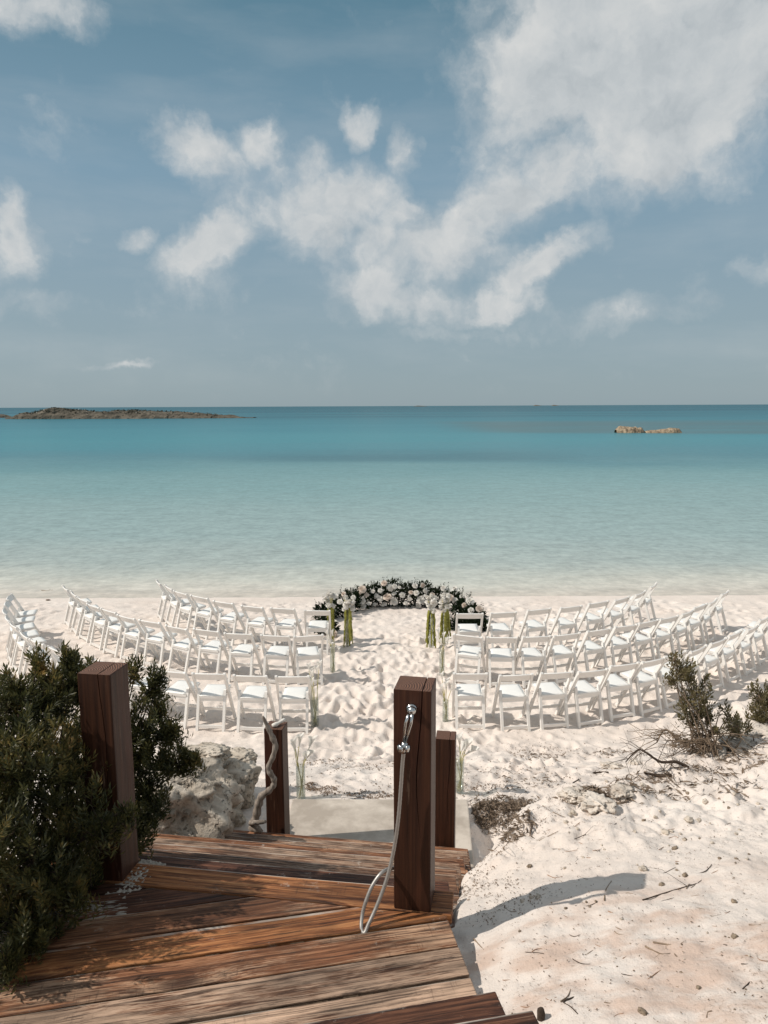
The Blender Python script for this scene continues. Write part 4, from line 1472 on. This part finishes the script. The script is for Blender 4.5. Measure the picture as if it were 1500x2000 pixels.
for k, (px, py, sc) in enumerate(RP):
    # put it on the camera side of the nearest mound
    best = None
    for (x, y, h) in CR:
        p = at(px, py, y - .22)
        e = abs(p.x - x)
        if best is None or e < best[0]:
            if 0.02 < p.z - gz(p.x, p.y) < h * 1.9: best = (e, p)
    if best is None:
        continue
    p = best[1]
    o = link('rose', ROSES[k % 4], None, arr, p + arr_off, (R(rnd.uniform(25, 70)), R(rnd.uniform(-25, 25)), rnd.uniform(-.6, .6)))
    s = .053 * sc
    o.scale = (s, s, s)


def calla(m, base, tip, s=1.0):
    """white calla bloom: a flared trumpet at the end of a stem"""
    a = (tip - base).normalized()
    q = Vector((0, 0, 1)).rotation_difference(a)
    prof = [(.004, 0), (.008, .02), (.013, .045), (.024, .068), (.030, .080)]
    n = 12
    vs, fs = [], []
    for i, (r, z) in enumerate(prof):
        for k in range(n):
            an = 2 * math.pi * k / n
            zz = z + (.030 * max(0, math.cos(an)) if i == len(prof) - 1 else (.012 * max(0, math.cos(an)) if i == len(prof) - 2 else 0))
            vs.append(tip + (q @ Vector((r * math.cos(an), r * math.sin(an), zz))) * s)
    for i in range(len(prof) - 1):
        for k in range(n):
            k2 = (k + 1) % n
            fs.append((i * n + k, i * n + k2, (i + 1) * n + k2, (i + 1) * n + k))
    m.add(vs, fs)


def glass_vase(root, h, r):
    m = MB()
    m.lathe([(.001, .003), (r, .003), (r + .001, .006), (r + .001, h), (r - .003, h), (r - .003, .014), (.001, .014)], 24)
    m.build('vase_glass', M['glass'], root, True)


def calla_vase(px, py, h, r, nst, hs_, label, sd, lean=.05):
    r_ = random.Random(sd)
    g = gray(px, py)
    root = empty('calla_vase', (g.x, g.y, gz(g.x, g.y) - .004), 0, label, 'vase', 'glass vases of calla lilies along the aisle')
    glass_vase(root, h, r)
    for k in range(nst):
        an = r_.uniform(0, 6.28)
        b = Vector((math.cos(an) * r * .5, math.sin(an) * r * .5, .018))
        L = hs_ * r_.uniform(.72, 1.0)
        rimx = Vector((math.cos(an + 2.6) * r * .8, math.sin(an + 2.6) * r * .8, h))
        tp = rimx + Vector((rimx.x * r_.uniform(.1, .9) + r_.uniform(-lean, lean) * .6, rimx.y * .5 + r_.uniform(-lean, lean) * .5, L - h))
        cur = spline([b, b.lerp(rimx, .5) + Vector((.01, 0, 0)), rimx, tp], 5)
        m = MB()
        m.tube(cur, .0038, 6)
        m.build('stem', M['stem' if k % 3 else 'stem_dark'], root, True)
        m = MB()
        calla(m, cur[-3], cur[-1], 1.0 + .25 * r_.random())
        m.build('calla_lily', M['petal'], root, True)
    # a little water stands in the glass
    m = MB()
    m.lathe([(.001, .015), (r - .004, .015), (r - .004, h * .3), (.001, h * .3)], 20)
    m.build('vase_water', M['glass'], root, True)
    return root


calla_vase(650, 1313, .44, .042, 6, .62, 'clear vase of calla lilies by the aisle-end chair of the middle row on the left', 1)
calla_vase(863, 1320, .44, .042, 6, .66, 'clear vase of calla lilies by the aisle-end chair of the middle row on the right', 2)
calla_vase(615, 1418, .38, .055, 7, .78, 'clear vase of calla lilies by the aisle-end chair of the nearest row on the left', 3)
calla_vase(870, 1409, .30, .040, 6, .60, 'clear vase of calla lilies by the aisle-end chair of the nearest row on the right', 4)


def fixed_vase(px, py, h, r, n, hs_, label, sd):
    v = calla_vase(px, py, h, r, n, hs_, label, sd, .04)
    return v


fixed_vase(588, 1561, .32, .040, 6, .50, 'clear vase of calla lilies at the far left corner of the concrete slab', 5)
fixed_vase(897, 1549, .32, .040, 6, .46, 'clear vase of calla lilies half hidden behind the short right post', 6)


def tall_vase(px, py, h, label, sd):
    r_ = random.Random(sd)
    g = gray(px, py)
    root = empty('tall_vase', (g.x, g.y, gz(g.x, g.y) - .004), 0, label, 'vase', 'tall vases with white blooms and trailing green amaranth')
    glass_vase(root, h, .045)
    m = MB()
    for k in range(7):
        an = r_.uniform(0, 6.28)
        m.tube([Vector((math.cos(an) * .02, math.sin(an) * .02, .02)), Vector((math.cos(an + 2) * .03, math.sin(an + 2) * .03, h)), Vector((math.cos(an + 2) * .06, math.sin(an + 2) * .06, h + .16))], .004, 5)
    m.build('stems', M['stem'], root, True)
    for k in range(18):
        an = r_.uniform(0, 6.28)
        rr = r_.uniform(.01, .09)
        c = Vector((math.cos(an) * rr, math.sin(an) * rr * .8, h + r_.uniform(-.02, .24)))
        o = link('bloom', ROSES[k % 3], None, root, c, (r_.uniform(-.9, .9), r_.uniform(-.9, .9), r_.uniform(0, 6)))
        s = r_.uniform(.040, .062)
        o.scale = (s, s * .8, s * 1.5)
    for k in range(10):
        m = MB()
        an = r_.uniform(0, 6.28)
        d = Vector((math.cos(an), math.sin(an) * .8, 0))
        L = h * r_.uniform(.70, 1.03)
        spr = r_.uniform(-.01, .05)
        ptsv, rd = [], []
        p0 = Vector((0, 0, h + .04)) + d * .03
        n = 22
        for j in range(n):
            t = j / (n - 1)
            sp_ = .052 + spr * t
            q = Vector((d.x * sp_, d.y * sp_, 0)) * min(1, t * 6) + Vector((0, 0, h + .05 * math.sin(min(1, t * 5) * 3.1) - L * t))
            q += Vector((r_.uniform(-.006, .006), r_.uniform(-.006, .006), 0))
            ptsv.append(q)
            rd.append((.019 * (1 - t * .45)) * r_.uniform(.65, 1.3))
        m.tube(ptsv, rd, 6, jitter=.5)
        m.build('amaranth_tassel', M['amaranth'], root)
    return root


tall_vase(646, 1254, .66, 'tall vase with white blooms and green amaranth, outer one of the left pair', 11)
tall_vase(680, 1262, .68, 'tall vase with white blooms and green amaranth, inner one of the left pair', 12)
tall_vase(842, 1264, .68, 'tall vase with white blooms and green amaranth, inner one of the right pair', 13)
tall_vase(869, 1258, .64, 'tall vase with white blooms and green amaranth, outer one of the right pair', 14)


# ------------------------------------------------------------------ shrubs
def shrub(name, root_pt, lobes, mat_leaf_, mat_bark, label, n_tip, leaf=(.022, .0042), per=22, spread=.035, bare=0.0, group=None, stem_r=.009):
    """root_pt: ground point; lobes: list of (centre, radii, weight). Branches run from the root through the
    crown to tips, each tip carries a tuft of narrow leaves."""
    root = empty(name, root_pt, 0, label, 'shrub', group)
    off = -Vector(root_pt)
    wts = [l[2] for l in lobes]
    fol, br = MB(), MB()
    LV, LF = [], []
    hubs = []
    for c, rad, wt in lobes:
        for k in range(max(3, int(wt * 2.2))):
            d = Vector((rnd.gauss(0, 1), rnd.gauss(0, 1), rnd.gauss(0, 1))).normalized() * rnd.random() * .7
            hubs.append(Vector(c) + Vector((d.x * rad[0], d.y * rad[1], d.z * rad[2])))
    rp = Vector(root_pt)
    for h in hubs:
        a = rp + Vector((rnd.uniform(-.12, .12), rnd.uniform(-.12, .12), -.03))
        mid = a.lerp(h, .5) + Vector((rnd.uniform(-.06, .06), rnd.uniform(-.06, .06), rnd.uniform(-.05, .05)))
        br.tube([p + off for p in spline([a, mid, h], 4)], [stem_r * (1 - .07 * i) for i in range(9)], 5)
    for k in range(n_tip):
        c, rad, wt = rnd.choices(lobes, wts)[0]
        d = Vector((rnd.gauss(0, 1), rnd.gauss(0, 1), rnd.gauss(0, 1))).normalized()
        r = rnd.random() ** .38
        tip = Vector(c) + Vector((d.x * rad[0], d.y * rad[1], d.z * rad[2])) * r
        gh = gz(tip.x, tip.y)
        if tip.z < gh + .02: continue
        hub = min(hubs, key=lambda q: (q - tip).length_squared)
        g_dir = ((tip - hub).normalized() * .6 + Vector((0, 0, .75)) + Vector((rnd.gauss(0, .3), rnd.gauss(0, .3), 0))).normalized()
        base = tip - g_dir * rnd.uniform(.05, .10)
        if k % 3 == 0:
            br.tube([hub + off, hub.lerp(base, .6) + Vector((0, 0, -.02)) + off, base + off, tip + off], [stem_r * .35, stem_r * .28, stem_r * .2, stem_r * .12], 4, caps=False)
        if rnd.random() < bare: continue
        L0 = rnd.uniform(.05, .10) if rnd.random() < .75 else rnd.uniform(.10, .16)
        for j in range(per):
            t = (j + rnd.random()) / per
            p = tip - g_dir * L0 * (1 - t)
            an = j * 2.4 + rnd.uniform(-.4, .4)
            ax = g_dir.orthogonal().normalized()
            ay = g_dir.cross(ax)
            sd_ = ax * math.cos(an) + ay * math.sin(an)
            dd = (g_dir * (.45 + .9 * t) + sd_ * (1.0 - .35 * t)).normalized()
            L = leaf[0] * rnd.uniform(.7, 1.25)
            W = leaf[1] * rnd.uniform(.8, 1.2)
            s = dd.cross(g_dir).normalized()
            q = dd.cross(s) * W * .5
            b = len(LV)
            p = p + off
            LV.extend([p, p + dd * L * .55 + s * W + q, p + dd * L, p + dd * L * .55 - s * W + q])
            LF.append((b, b + 1, b + 2, b + 3))
    me = grid_mesh('foliage', np.array([tuple(v) for v in LV]), LF, False)
    o = link('foliage', me, mat_leaf_, root)
    o['kind'] = 'stuff'
    br.build('branches', mat_bark, root, True)
    return root


def lobe(px, py, Y, rx, ry, rz, wt=1.0):
    c = at(px, py, Y)
    return (c, (rx, ry, rz), wt)


# the big shrub left of the landing
L1 = [lobe(60, 1420, 2.75, .20, .28, .20, 1.6), lobe(20, 1520, 2.6, .25, .3, .25, 1.8), lobe(110, 1540, 2.75, .22, .25, .25, 1.8), lobe(60, 1660, 2.55, .25, .25, .25, 2.0),
      lobe(135, 1640, 2.70, .14, .15, .18, 1.0), lobe(30, 1780, 2.40, .17, .18, .20, 1.1), lobe(100, 1740, 2.5, .14, .14, .15, .9), lobe(-60, 1450, 2.7, .25, .3, .3, 1.6), lobe(-80, 1650, 2.4, .3, .3, .3, 1.6),
      lobe(25, 1345, 2.8, .07, .1, .09, .45), lobe(90, 1340, 2.9, .10, .12, .10, .6), lobe(72, 1290, 2.9, .04, .05, .06, .22), lobe(140, 1330, 3.0, .08, .1, .10, .6), lobe(137, 1280, 3.05, .035, .05, .08, .25),
      lobe(215, 1612, 2.64, .045, .05, .05, .26), lobe(245, 1585, 2.64, .035, .04, .04, .18), lobe(190, 1560, 2.95, .10, .1, .2, .7), lobe(175, 1700, 2.75, .07, .07, .09, .3), ((-2.15, 2.25, 2.95), (.30, .35, .40), 1.8), ((-2.2, 1.75, 2.75), (.30, .30, .35), 1.4),
      lobe(10, 1870, 2.22, .05, .08, .07, .25), lobe(60, 1820, 2.35, .07, .08, .06, .3)]
shrub('shrub', (-1.68, 2.75, gz(-1.68, 2.75)), L1, M['leaf'], M['bark_dark'], 'large dark green shrub with tufted narrow leaves, left of the tall post', 1950, leaf=(.033, .0046), per=20, stem_r=.006)
L2 = [lobe(200, 1420, 3.25, .16, .2, .22, 1.2), lobe(275, 1420, 3.3, .12, .16, .18, 1.1), lobe(300, 1340, 3.35, .06, .08, .08, .32), lobe(308, 1312, 3.35, .03, .04, .05, .16), lobe(265, 1305, 3.35, .05, .05, .06, .25), lobe(290, 1480, 3.3, .13, .16, .14, 1.0),
      lobe(345, 1480, 3.35, .09, .10, .07, .6), lobe(378, 1478, 3.35, .03, .05, .03, .14), lobe(330, 1420, 3.35, .06, .07, .05, .35), lobe(290, 1560, 3.25, .10, .13, .11, .75), lobe(270, 1620, 3.15, .08, .1, .10, .5),
      lobe(180, 1330, 3.3, .10, .1, .12, .6), lobe(215, 1590, 3.15, .14, .14, .2, .9), lobe(140, 1440, 3.3, .15, .2, .25, 1.1), lobe(310, 1380, 3.4, .05, .05, .08, .3)]
shrub('shrub', (-1.55, 3.45, gz(-1.55, 3.45)), L2, M['leaf'], M['bark_dark'], 'dark green shrub behind the tall scraped post, reaching right over the boulders', 720, leaf=(.033, .0046), per=20, stem_r=.006)
# sparse shrub on the right shoulder
gR = gray(1395, 1478)
yR = gR.y + .15
L3 = [lobe(1335, 1305, yR, .09, .1, .10, .75), lobe(1365, 1350, yR, .13, .12, .12, 1.2), lobe(1345, 1385, yR, .12, .12, .08, .8), lobe(1400, 1400, yR, .16, .14, .10, 1.0), lobe(1318, 1285, yR, .03, .04, .04, .25), lobe(1440, 1410, yR + .1, .09, .1, .08, .45),
      lobe(1310, 1325, yR, .03, .05, .06, .3)]
shrub('dune_shrub', (gR.x, gR.y + .1, gz(gR.x, gR.y + .1)), L3, M['leaf_dry'], M['bark'], 'sparse olive shrub with bare twigs leaning over the slope edge on the right', 230, leaf=(.030, .0055), per=14, bare=.22, stem_r=.005)
gE = gray(1500, 1425)
L4 = [lobe(1490, 1355, gE.y, .10, .1, .10, .8), lobe(1475, 1400, gE.y, .08, .1, .06, .6), lobe(1520, 1380, gE.y, .16, .15, .15, 1.2)]
shrub('dune_shrub', (gE.x + .15, gE.y, gz(gE.x + .15, gE.y)), L4, M['leaf_dry'], M['bark'], 'olive dune shrub cut by the right picture edge above the outcrop', 170, leaf=(.030, .0055), per=14, bare=.15, stem_r=.005)

# dead branches of the right shoulder
def branch(pts_px, r0, r1, Yoff, name, label, cat, group=None, mat='bark_dark', twigs=0, lift=0.0):
    P3 = []
    for (px, py) in pts_px:
        g = gray(px, py)
        P3.append(Vector((g.x, g.y, g.z + .012 + lift)))
    root = P3[0].copy()
    m = MB()
    c = spline([p - root for p in P3], 6)
    m.tube(c, [r0 + (r1 - r0) * i / (len(c) - 1) for i in range(len(c))], 7, jitter=.25)
    for k in range(twigs):
        i = rnd.randrange(2, len(c) - 1)
        d = Vector((rnd.gauss(0, 1), rnd.gauss(0, .6), rnd.uniform(-.5, .8))).normalized()
        L = rnd.uniform(.06, .22)
        m.tube([c[i], c[i] + d * L * .5 + Vector((0, 0, .01)), c[i] + d * L + Vector((rnd.uniform(-.03, .03), 0, -.03))], [r1 * .8, r1 * .5, r1 * .25], 4)
    return tag(m.build(name, M[mat], None, True, root), label, cat, group)


def air_branch(pts_px, Y, r0, r1, label, twigs, mat='bark_dark', tl=(.06, .22)):
    c = spline([at(px, py, Y + .02 * k) for k, (px, py) in enumerate(pts_px)], 6)
    root = c[0].copy()
    m = MB()
    c = [p - root for p in c]
    m.tube(c, [r0 + (r1 - r0) * i / (len(c) - 1) for i in range(len(c))], 7, jitter=.25)
    for k in range(twigs):
        i = rnd.randrange(2, len(c))
        d = Vector((rnd.gauss(-.3, .8), rnd.gauss(0, .5), rnd.uniform(-1, .5))).normalized()
        L = rnd.uniform(*tl)
        e = c[i] + d * L
        m.tube([c[i], c[i] + d * L * .5 + Vector((0, 0, .012)), e], [r1 * .7, r1 * .5, r1 * .25], 4)
        for q in range(2):
            d2 = (d + Vector((rnd.gauss(0, .5), 0, rnd.gauss(0, .5)))).normalized()
            m.tube([c[i] + d * L * .6, c[i] + d * L * .6 + d2 * L * .5], [r1 * .35, r1 * .2], 3)
    tag(m.build('dead_branch', M[mat], None, True, root), label, 'branch', 'bare grey branches on the right slope edge')


air_branch([(1410, 1462), (1370, 1445), (1335, 1452), (1300, 1425), (1283, 1450)], yR - .12, .012, .004, 'thick bare branch drooping left out of the right bush', 60, 'bark')
air_branch([(1345, 1500), (1320, 1488), (1290, 1488), (1262, 1470), (1245, 1465), (1222, 1488)], gray(1330, 1500).y - .02, .011, .003, 'thin arching bare branch below the right bush', 26)
air_branch([(1400, 1420), (1385, 1440), (1372, 1470)], yR - .05, .014, .006, 'short bare stub branch in the middle of the right bush', 60, 'bark', (.10, .30))
branch([(1188, 1511), (1160, 1512), (1130, 1525), (1104, 1544)], .011, .004, 0, 'dead_branch', 'dark curved stick lying on the edge of the right slope', 'branch', 'bare grey branches on the right slope edge', twigs=3)
branch([(1310, 1519), (1285, 1518), (1258, 1513)], .014, .006, 0, 'dead_branch', 'short dark stick under the limestone rock on the slope edge', 'branch', 'bare grey branches on the right slope edge')

# ------------------------------------------------------------------ litter on the sand
def zone(px, py):
    if py > 1930: return 'near the bottom picture edge'
    if px > 1440: return 'near the right picture edge'
    if py < 1600: return 'near the crest of the right slope'
    yl = 1830 - (px - 900) * .27
    if px < 1250 and abs(py - yl) < 35: return 'in the shadow of the tall post'
    if px < 1250: return 'just above the shadow of the tall post' if py < yl else 'just below the shadow of the tall post'
    if py < 1720: return 'high on the right slope'
    return 'right of the tip of the long post shadow' if py < 1800 else 'on the brownish lower right sand'


G_T = 'dry twigs scattered on the right sand slope'
TW = [(1255, 1760, 1365, 1726), (1180, 1760, 1195, 1722), (1020, 1662, 1090, 1625), (1080, 1652, 1150, 1628), (1190, 1808, 1222, 1822), (1275, 1842, 1352, 1850), (1365, 1842, 1420, 1848), (925, 1835, 965, 1878),
      (1260, 1850, 1300, 1868), (1100, 1958, 1140, 1945), (1095, 1958, 1116, 1930), (1330, 1900, 1362, 1925), (1210, 1905, 1290, 1915), (1290, 1915, 1325, 1930), (1380, 1990, 1390, 1976), (1365, 1708, 1390, 1690), (1060, 1575, 1110, 1600),
      (1330, 1880, 1290, 1835), (1450, 1935, 1478, 1898), (1356, 1776, 1376, 1778), (1462, 1808, 1486, 1808), (1130, 1985, 1100, 1960)]
for k, (a, b, c, d) in enumerate(TW):
    mx_, my_ = (a + c) / 2 + rnd.uniform(-4, 4), (b + d) / 2 + rnd.uniform(-4, 4)
    L = math.hypot(c - a, d - b)
    branch([(a, b), (mx_, my_), (c, d)], .0030 if L > 40 else .0022, .0012, 0, 'twig', ('longer' if L > 40 else 'short') + ' thin dry twig ' + zone((a + c) / 2, (b + d) / 2), 'twig', G_T, mat='bark' if k % 3 else 'bark_dark', twigs=1 if L > 60 else 0, lift=-.008)
M['twig_red'] = plain('reddish_twig', (0.30, 0.18, 0.115), 0.9, 0.1, var=.4, scale=40)
for k in range(105):
    px, py = rnd.uniform(960, 1490), rnd.uniform(1600, 1990)
    if px < 960 + (py - 1900) * .3: continue
    an = rnd.uniform(-.7, .9)
    L = rnd.uniform(10, 46)
    branch([(px, py), (px + math.cos(an) * L * .5 + rnd.uniform(-5, 5), py - math.sin(an) * L * .4 + rnd.uniform(-5, 5)), (px + math.cos(an) * L, py - math.sin(an) * L * .7)], .0016, .0008, 0, 'twig',
           'fine dry twig ' + zone(px, py), 'twig', G_T, mat=('bark', 'twig_red', 'twig_red', 'bark_dark')[k % 4], lift=-.0095)

ST = [(1256, 1700, 13, .3), (1034, 1696, 8, 1), (1103, 1697, 5, 0), (1338, 1712, 8, 1), (1322, 1703, 4, 1), (1292, 1731, 8, 1), (1434, 1763, 8, 1), (1434, 1832, 9, 1), (1214, 1800, 5, 0), (1364, 1930, 7, 1), (1255, 1978, 12, 1), (1310, 1940, 4, 0),
      (1463, 1868, 4, 0), (1318, 1660, 8, 1), (1377, 1570, 9, 0), (1364, 1604, 8, 0), (1300, 1628, 11, 0), (1105, 1608, 7, 0), (1345, 1607, 12, 0), (1280, 1600, 6, 0), (1441, 1574, 5, 0), (1480, 1572, 6, 0), (1105, 1779, 5, 2), (1145, 1764, 4, 2),
      (1164, 1763, 4, 2), (1152, 1773, 4, 2), (1015, 1820, 5, 2), (1220, 1540, 12, 0), (1255, 1535, 9, 0), (1120, 1590, 9, 0), (1240, 1625, 5, 0), (1050, 1757, 9, 0), (1038, 1757, 7, 0), (1020, 1764, 7, 0), (1405, 1680, 5, 1), (1438, 1680, 5, 1), (1463, 1670, 4, 1)]
for k in range(46):
    ST.append((rnd.uniform(1090, 1490), rnd.uniform(1520, 1700), rnd.uniform(2.5, 6), rnd.choice((0, 0, 0, 1))))
for k in range(24):
    ST.append((rnd.uniform(980, 1490), rnd.uniform(1700, 1990), rnd.uniform(2, 3.5), rnd.choice((0, 1, 2))))
smesh = []
for k in range(6):
    o = rock('stone', (0, 0, 0), (1, .8, .62), None, 3, .45, 1.6, 60 + k, 0, .12)
    smesh.append(o.data)
    bpy.data.objects.remove(o)
smats = {0: M['stone'], 1: M['stone_brown'], 2: M['stone_brown']}
for k, (px, py, s, kind) in enumerate(ST):
    g = gray(px, py)
    me = smesh[(k + int(kind > .5) * 3) % 6]
    if not me.materials: me.materials.append(None)
    r_ = s / 1444 * (g.y + .3) * .75
    o = link('stone', me, None, None, (g.x, g.y, gz(g.x, g.y) + r_ * .25), (rnd.uniform(-.3, .3), rnd.uniform(-.3, .3), rnd.uniform(0, 6)))
    o.material_slots[0].link = 'OBJECT'
    o.material_slots[0].material = smats[0 if kind < .5 else 1]
    o.scale = (r_, r_, r_)
    tag(o, ('larger' if s >= 8 else 'small' if s > 4 else 'tiny') + (' pale' if kind < .5 else ' brown') + ' stone ' + zone(px, py), 'stone',
        'small pale stones on the right sand slope' if kind < .5 else 'small brown stones on the right sand slope')


def litter(name, label, spots, n, size, mat, thick=.3, wd=(.08, .3)):
    """crumbs and bits of dry weed: tiny bent flakes over patches of sand"""
    m = MB()
    for k in range(n):
        (cx, cy, rx, ry) = rnd.choice(spots)
        a, r = rnd.uniform(0, 6.28), math.sqrt(rnd.random()) * (1 if rnd.random() < .8 else 1.6)
        x, y = cx + math.cos(a) * rx * r, cy + math.sin(a) * ry * r
        z = gz(x, y)
        if -.85 < x < .74 and 4.7 < y < 6.0: continue
        L = rnd.uniform(*size)
        d = Vector((rnd.gauss(0, 1), rnd.gauss(0, 1), rnd.gauss(0, thick))).normalized() * L
        s = d.cross(Vector((0, 0, 1))).normalized() * L * rnd.uniform(*wd)
        p = Vector((x, y, z + .003 + rnd.random() * L * thick))
        m.add([p - d * .5, p + s + Vector((0, 0, L * .12)), p + d * .5, p - s], [(0, 1, 2), (0, 2, 3)])
    o = m.build(name, M[mat])
    tag(o, label, None, kind='stuff')
    return o


def wspot(px, py, rx, ry):
    g = gray(px, py)
    return (g.x, g.y, rx, ry)


M['brush'] = mat_leaf('dry_brush', [(0.08, 0.06, 0.045), (0.20, 0.15, 0.11), (0.36, 0.29, 0.23)], rough=0.9, spec=0.1, trans=0.0, scale=14)
litter('seaweed', 'dark dry seaweed heaped in the hollow right of the slab', [wspot(970, 1588, .20, .14), wspot(1005, 1592, .16, .12), wspot(945, 1600, .12, .12), wspot(985, 1575, .25, .12), wspot(990, 1585, .38, .22)], 3200, (.015, .06), 'brush', .6, (.03, .12))
litter('seaweed', 'scraps of dry seaweed on the sand behind the slab', [wspot(632, 1542, .14, .10), wspot(700, 1552, .35, .05), wspot(760, 1556, .3, .04), wspot(720, 1500, .5, .25), wspot(600, 1535, .1, .1), wspot(820, 1530, .3, .2),
       wspot(940, 1540, .3, .15), wspot(1010, 1510, .4, .3), wspot(1050, 1470, .4, .3), wspot(640, 1490, .3, .2)], 2600, (.008, .030), 'litter', .35)
litter('seaweed', 'crumbled dry litter along the edge of the right slope', [wspot(900, 1755, .10, .1), wspot(925, 1720, .10, .12), wspot(950, 1680, .09, .14), wspot(985, 1640, .1, .14), wspot(1035, 1600, .14, .12), wspot(1120, 1560, .25, .14),
       wspot(1180, 1550, .2, .12), wspot(1250, 1540, .3, .15), wspot(1340, 1520, .4, .2), wspot(1440, 1480, .4, .2), wspot(1200, 1620, .6, .4), wspot(1000, 1770, .2, .1), wspot(970, 1740, .1, .1)], 3000, (.003, .013), 'litter', .3)
litter('beach_litter', 'fine dry crumbs sprinkled over the sand slope on the right', [wspot(1200, 1750, .8, .7), wspot(1300, 1900, .6, .4), wspot(1350, 1650, .9, .7), wspot(1100, 1850, .4, .4)], 1300, (.002, .010), 'litter', .2)
litter('beach_litter', 'dark crumbs of weed scattered over the trodden beach', [(0, 9, 5, 2.5), (0, 7, 2, 1), (0, 12, 7, 4), (3, 8, 3, 1.5)], 2600, (.008, .028), 'litter', .3)

litter('dry_brush', 'wisps of thin dry brush caught on the crest of the right slope', [wspot(1175, 1560, .16, .08), wspot(1150, 1548, .12, .06), wspot(1210, 1535, .2, .08), wspot(1290, 1525, .25, .1), wspot(1380, 1530, .3, .12), wspot(1060, 1480, .25, .2),
       wspot(1030, 1530, .3, .2), wspot(1190, 1470, .3, .2), wspot(1440, 1500, .3, .12), wspot(1440, 1470, .3, .12), wspot(1010, 1620, .08, .1)], 1900, (.015, .07), 'brush', .25, (.03, .10))

# weed clumps by the water on the left
for k, (px, py, s, lab) in enumerate(((93, 1157, .16, 'largest brownish weed clump on the sand near the water, far left'), (53, 1161, .06, 'tiny dark weed clump left of the large one'),
                                      (62, 1157, .05, 'tiny weed clump touching the dark one by the water'), (3, 1153, .08, 'dark weed clump at the left picture edge by the water'), (94, 1173, .05, 'dark bit of weed in front of the large clump'))):
    g = gray(px, py)
    tag(rock('weed_clump', (g.x, g.y, gz(g.x, g.y) + .01), (s, s * .6, s * .30), M['litter'] if k else M['stone_brown'], 4, .7, 2.5, 80 + k, 0, .3), lab, 'weed')

# charred stake at the bottom of the picture, beside the upper steps
g = gray(1056, 1996)
m = MB()
m.tube([(0, 0, -.08), (0, 0, .0), (.001, 0, .032), (.0, 0, .043), (.0, 0, .048)], [.011, .012, .0125, .010, .004], 10, jitter=.25)
tag(m.build('stake', M['bark_dark'], None, True, (g.x, g.y, g.z)), 'short blackened stake end sticking out of the sand at the bottom edge', 'stake')
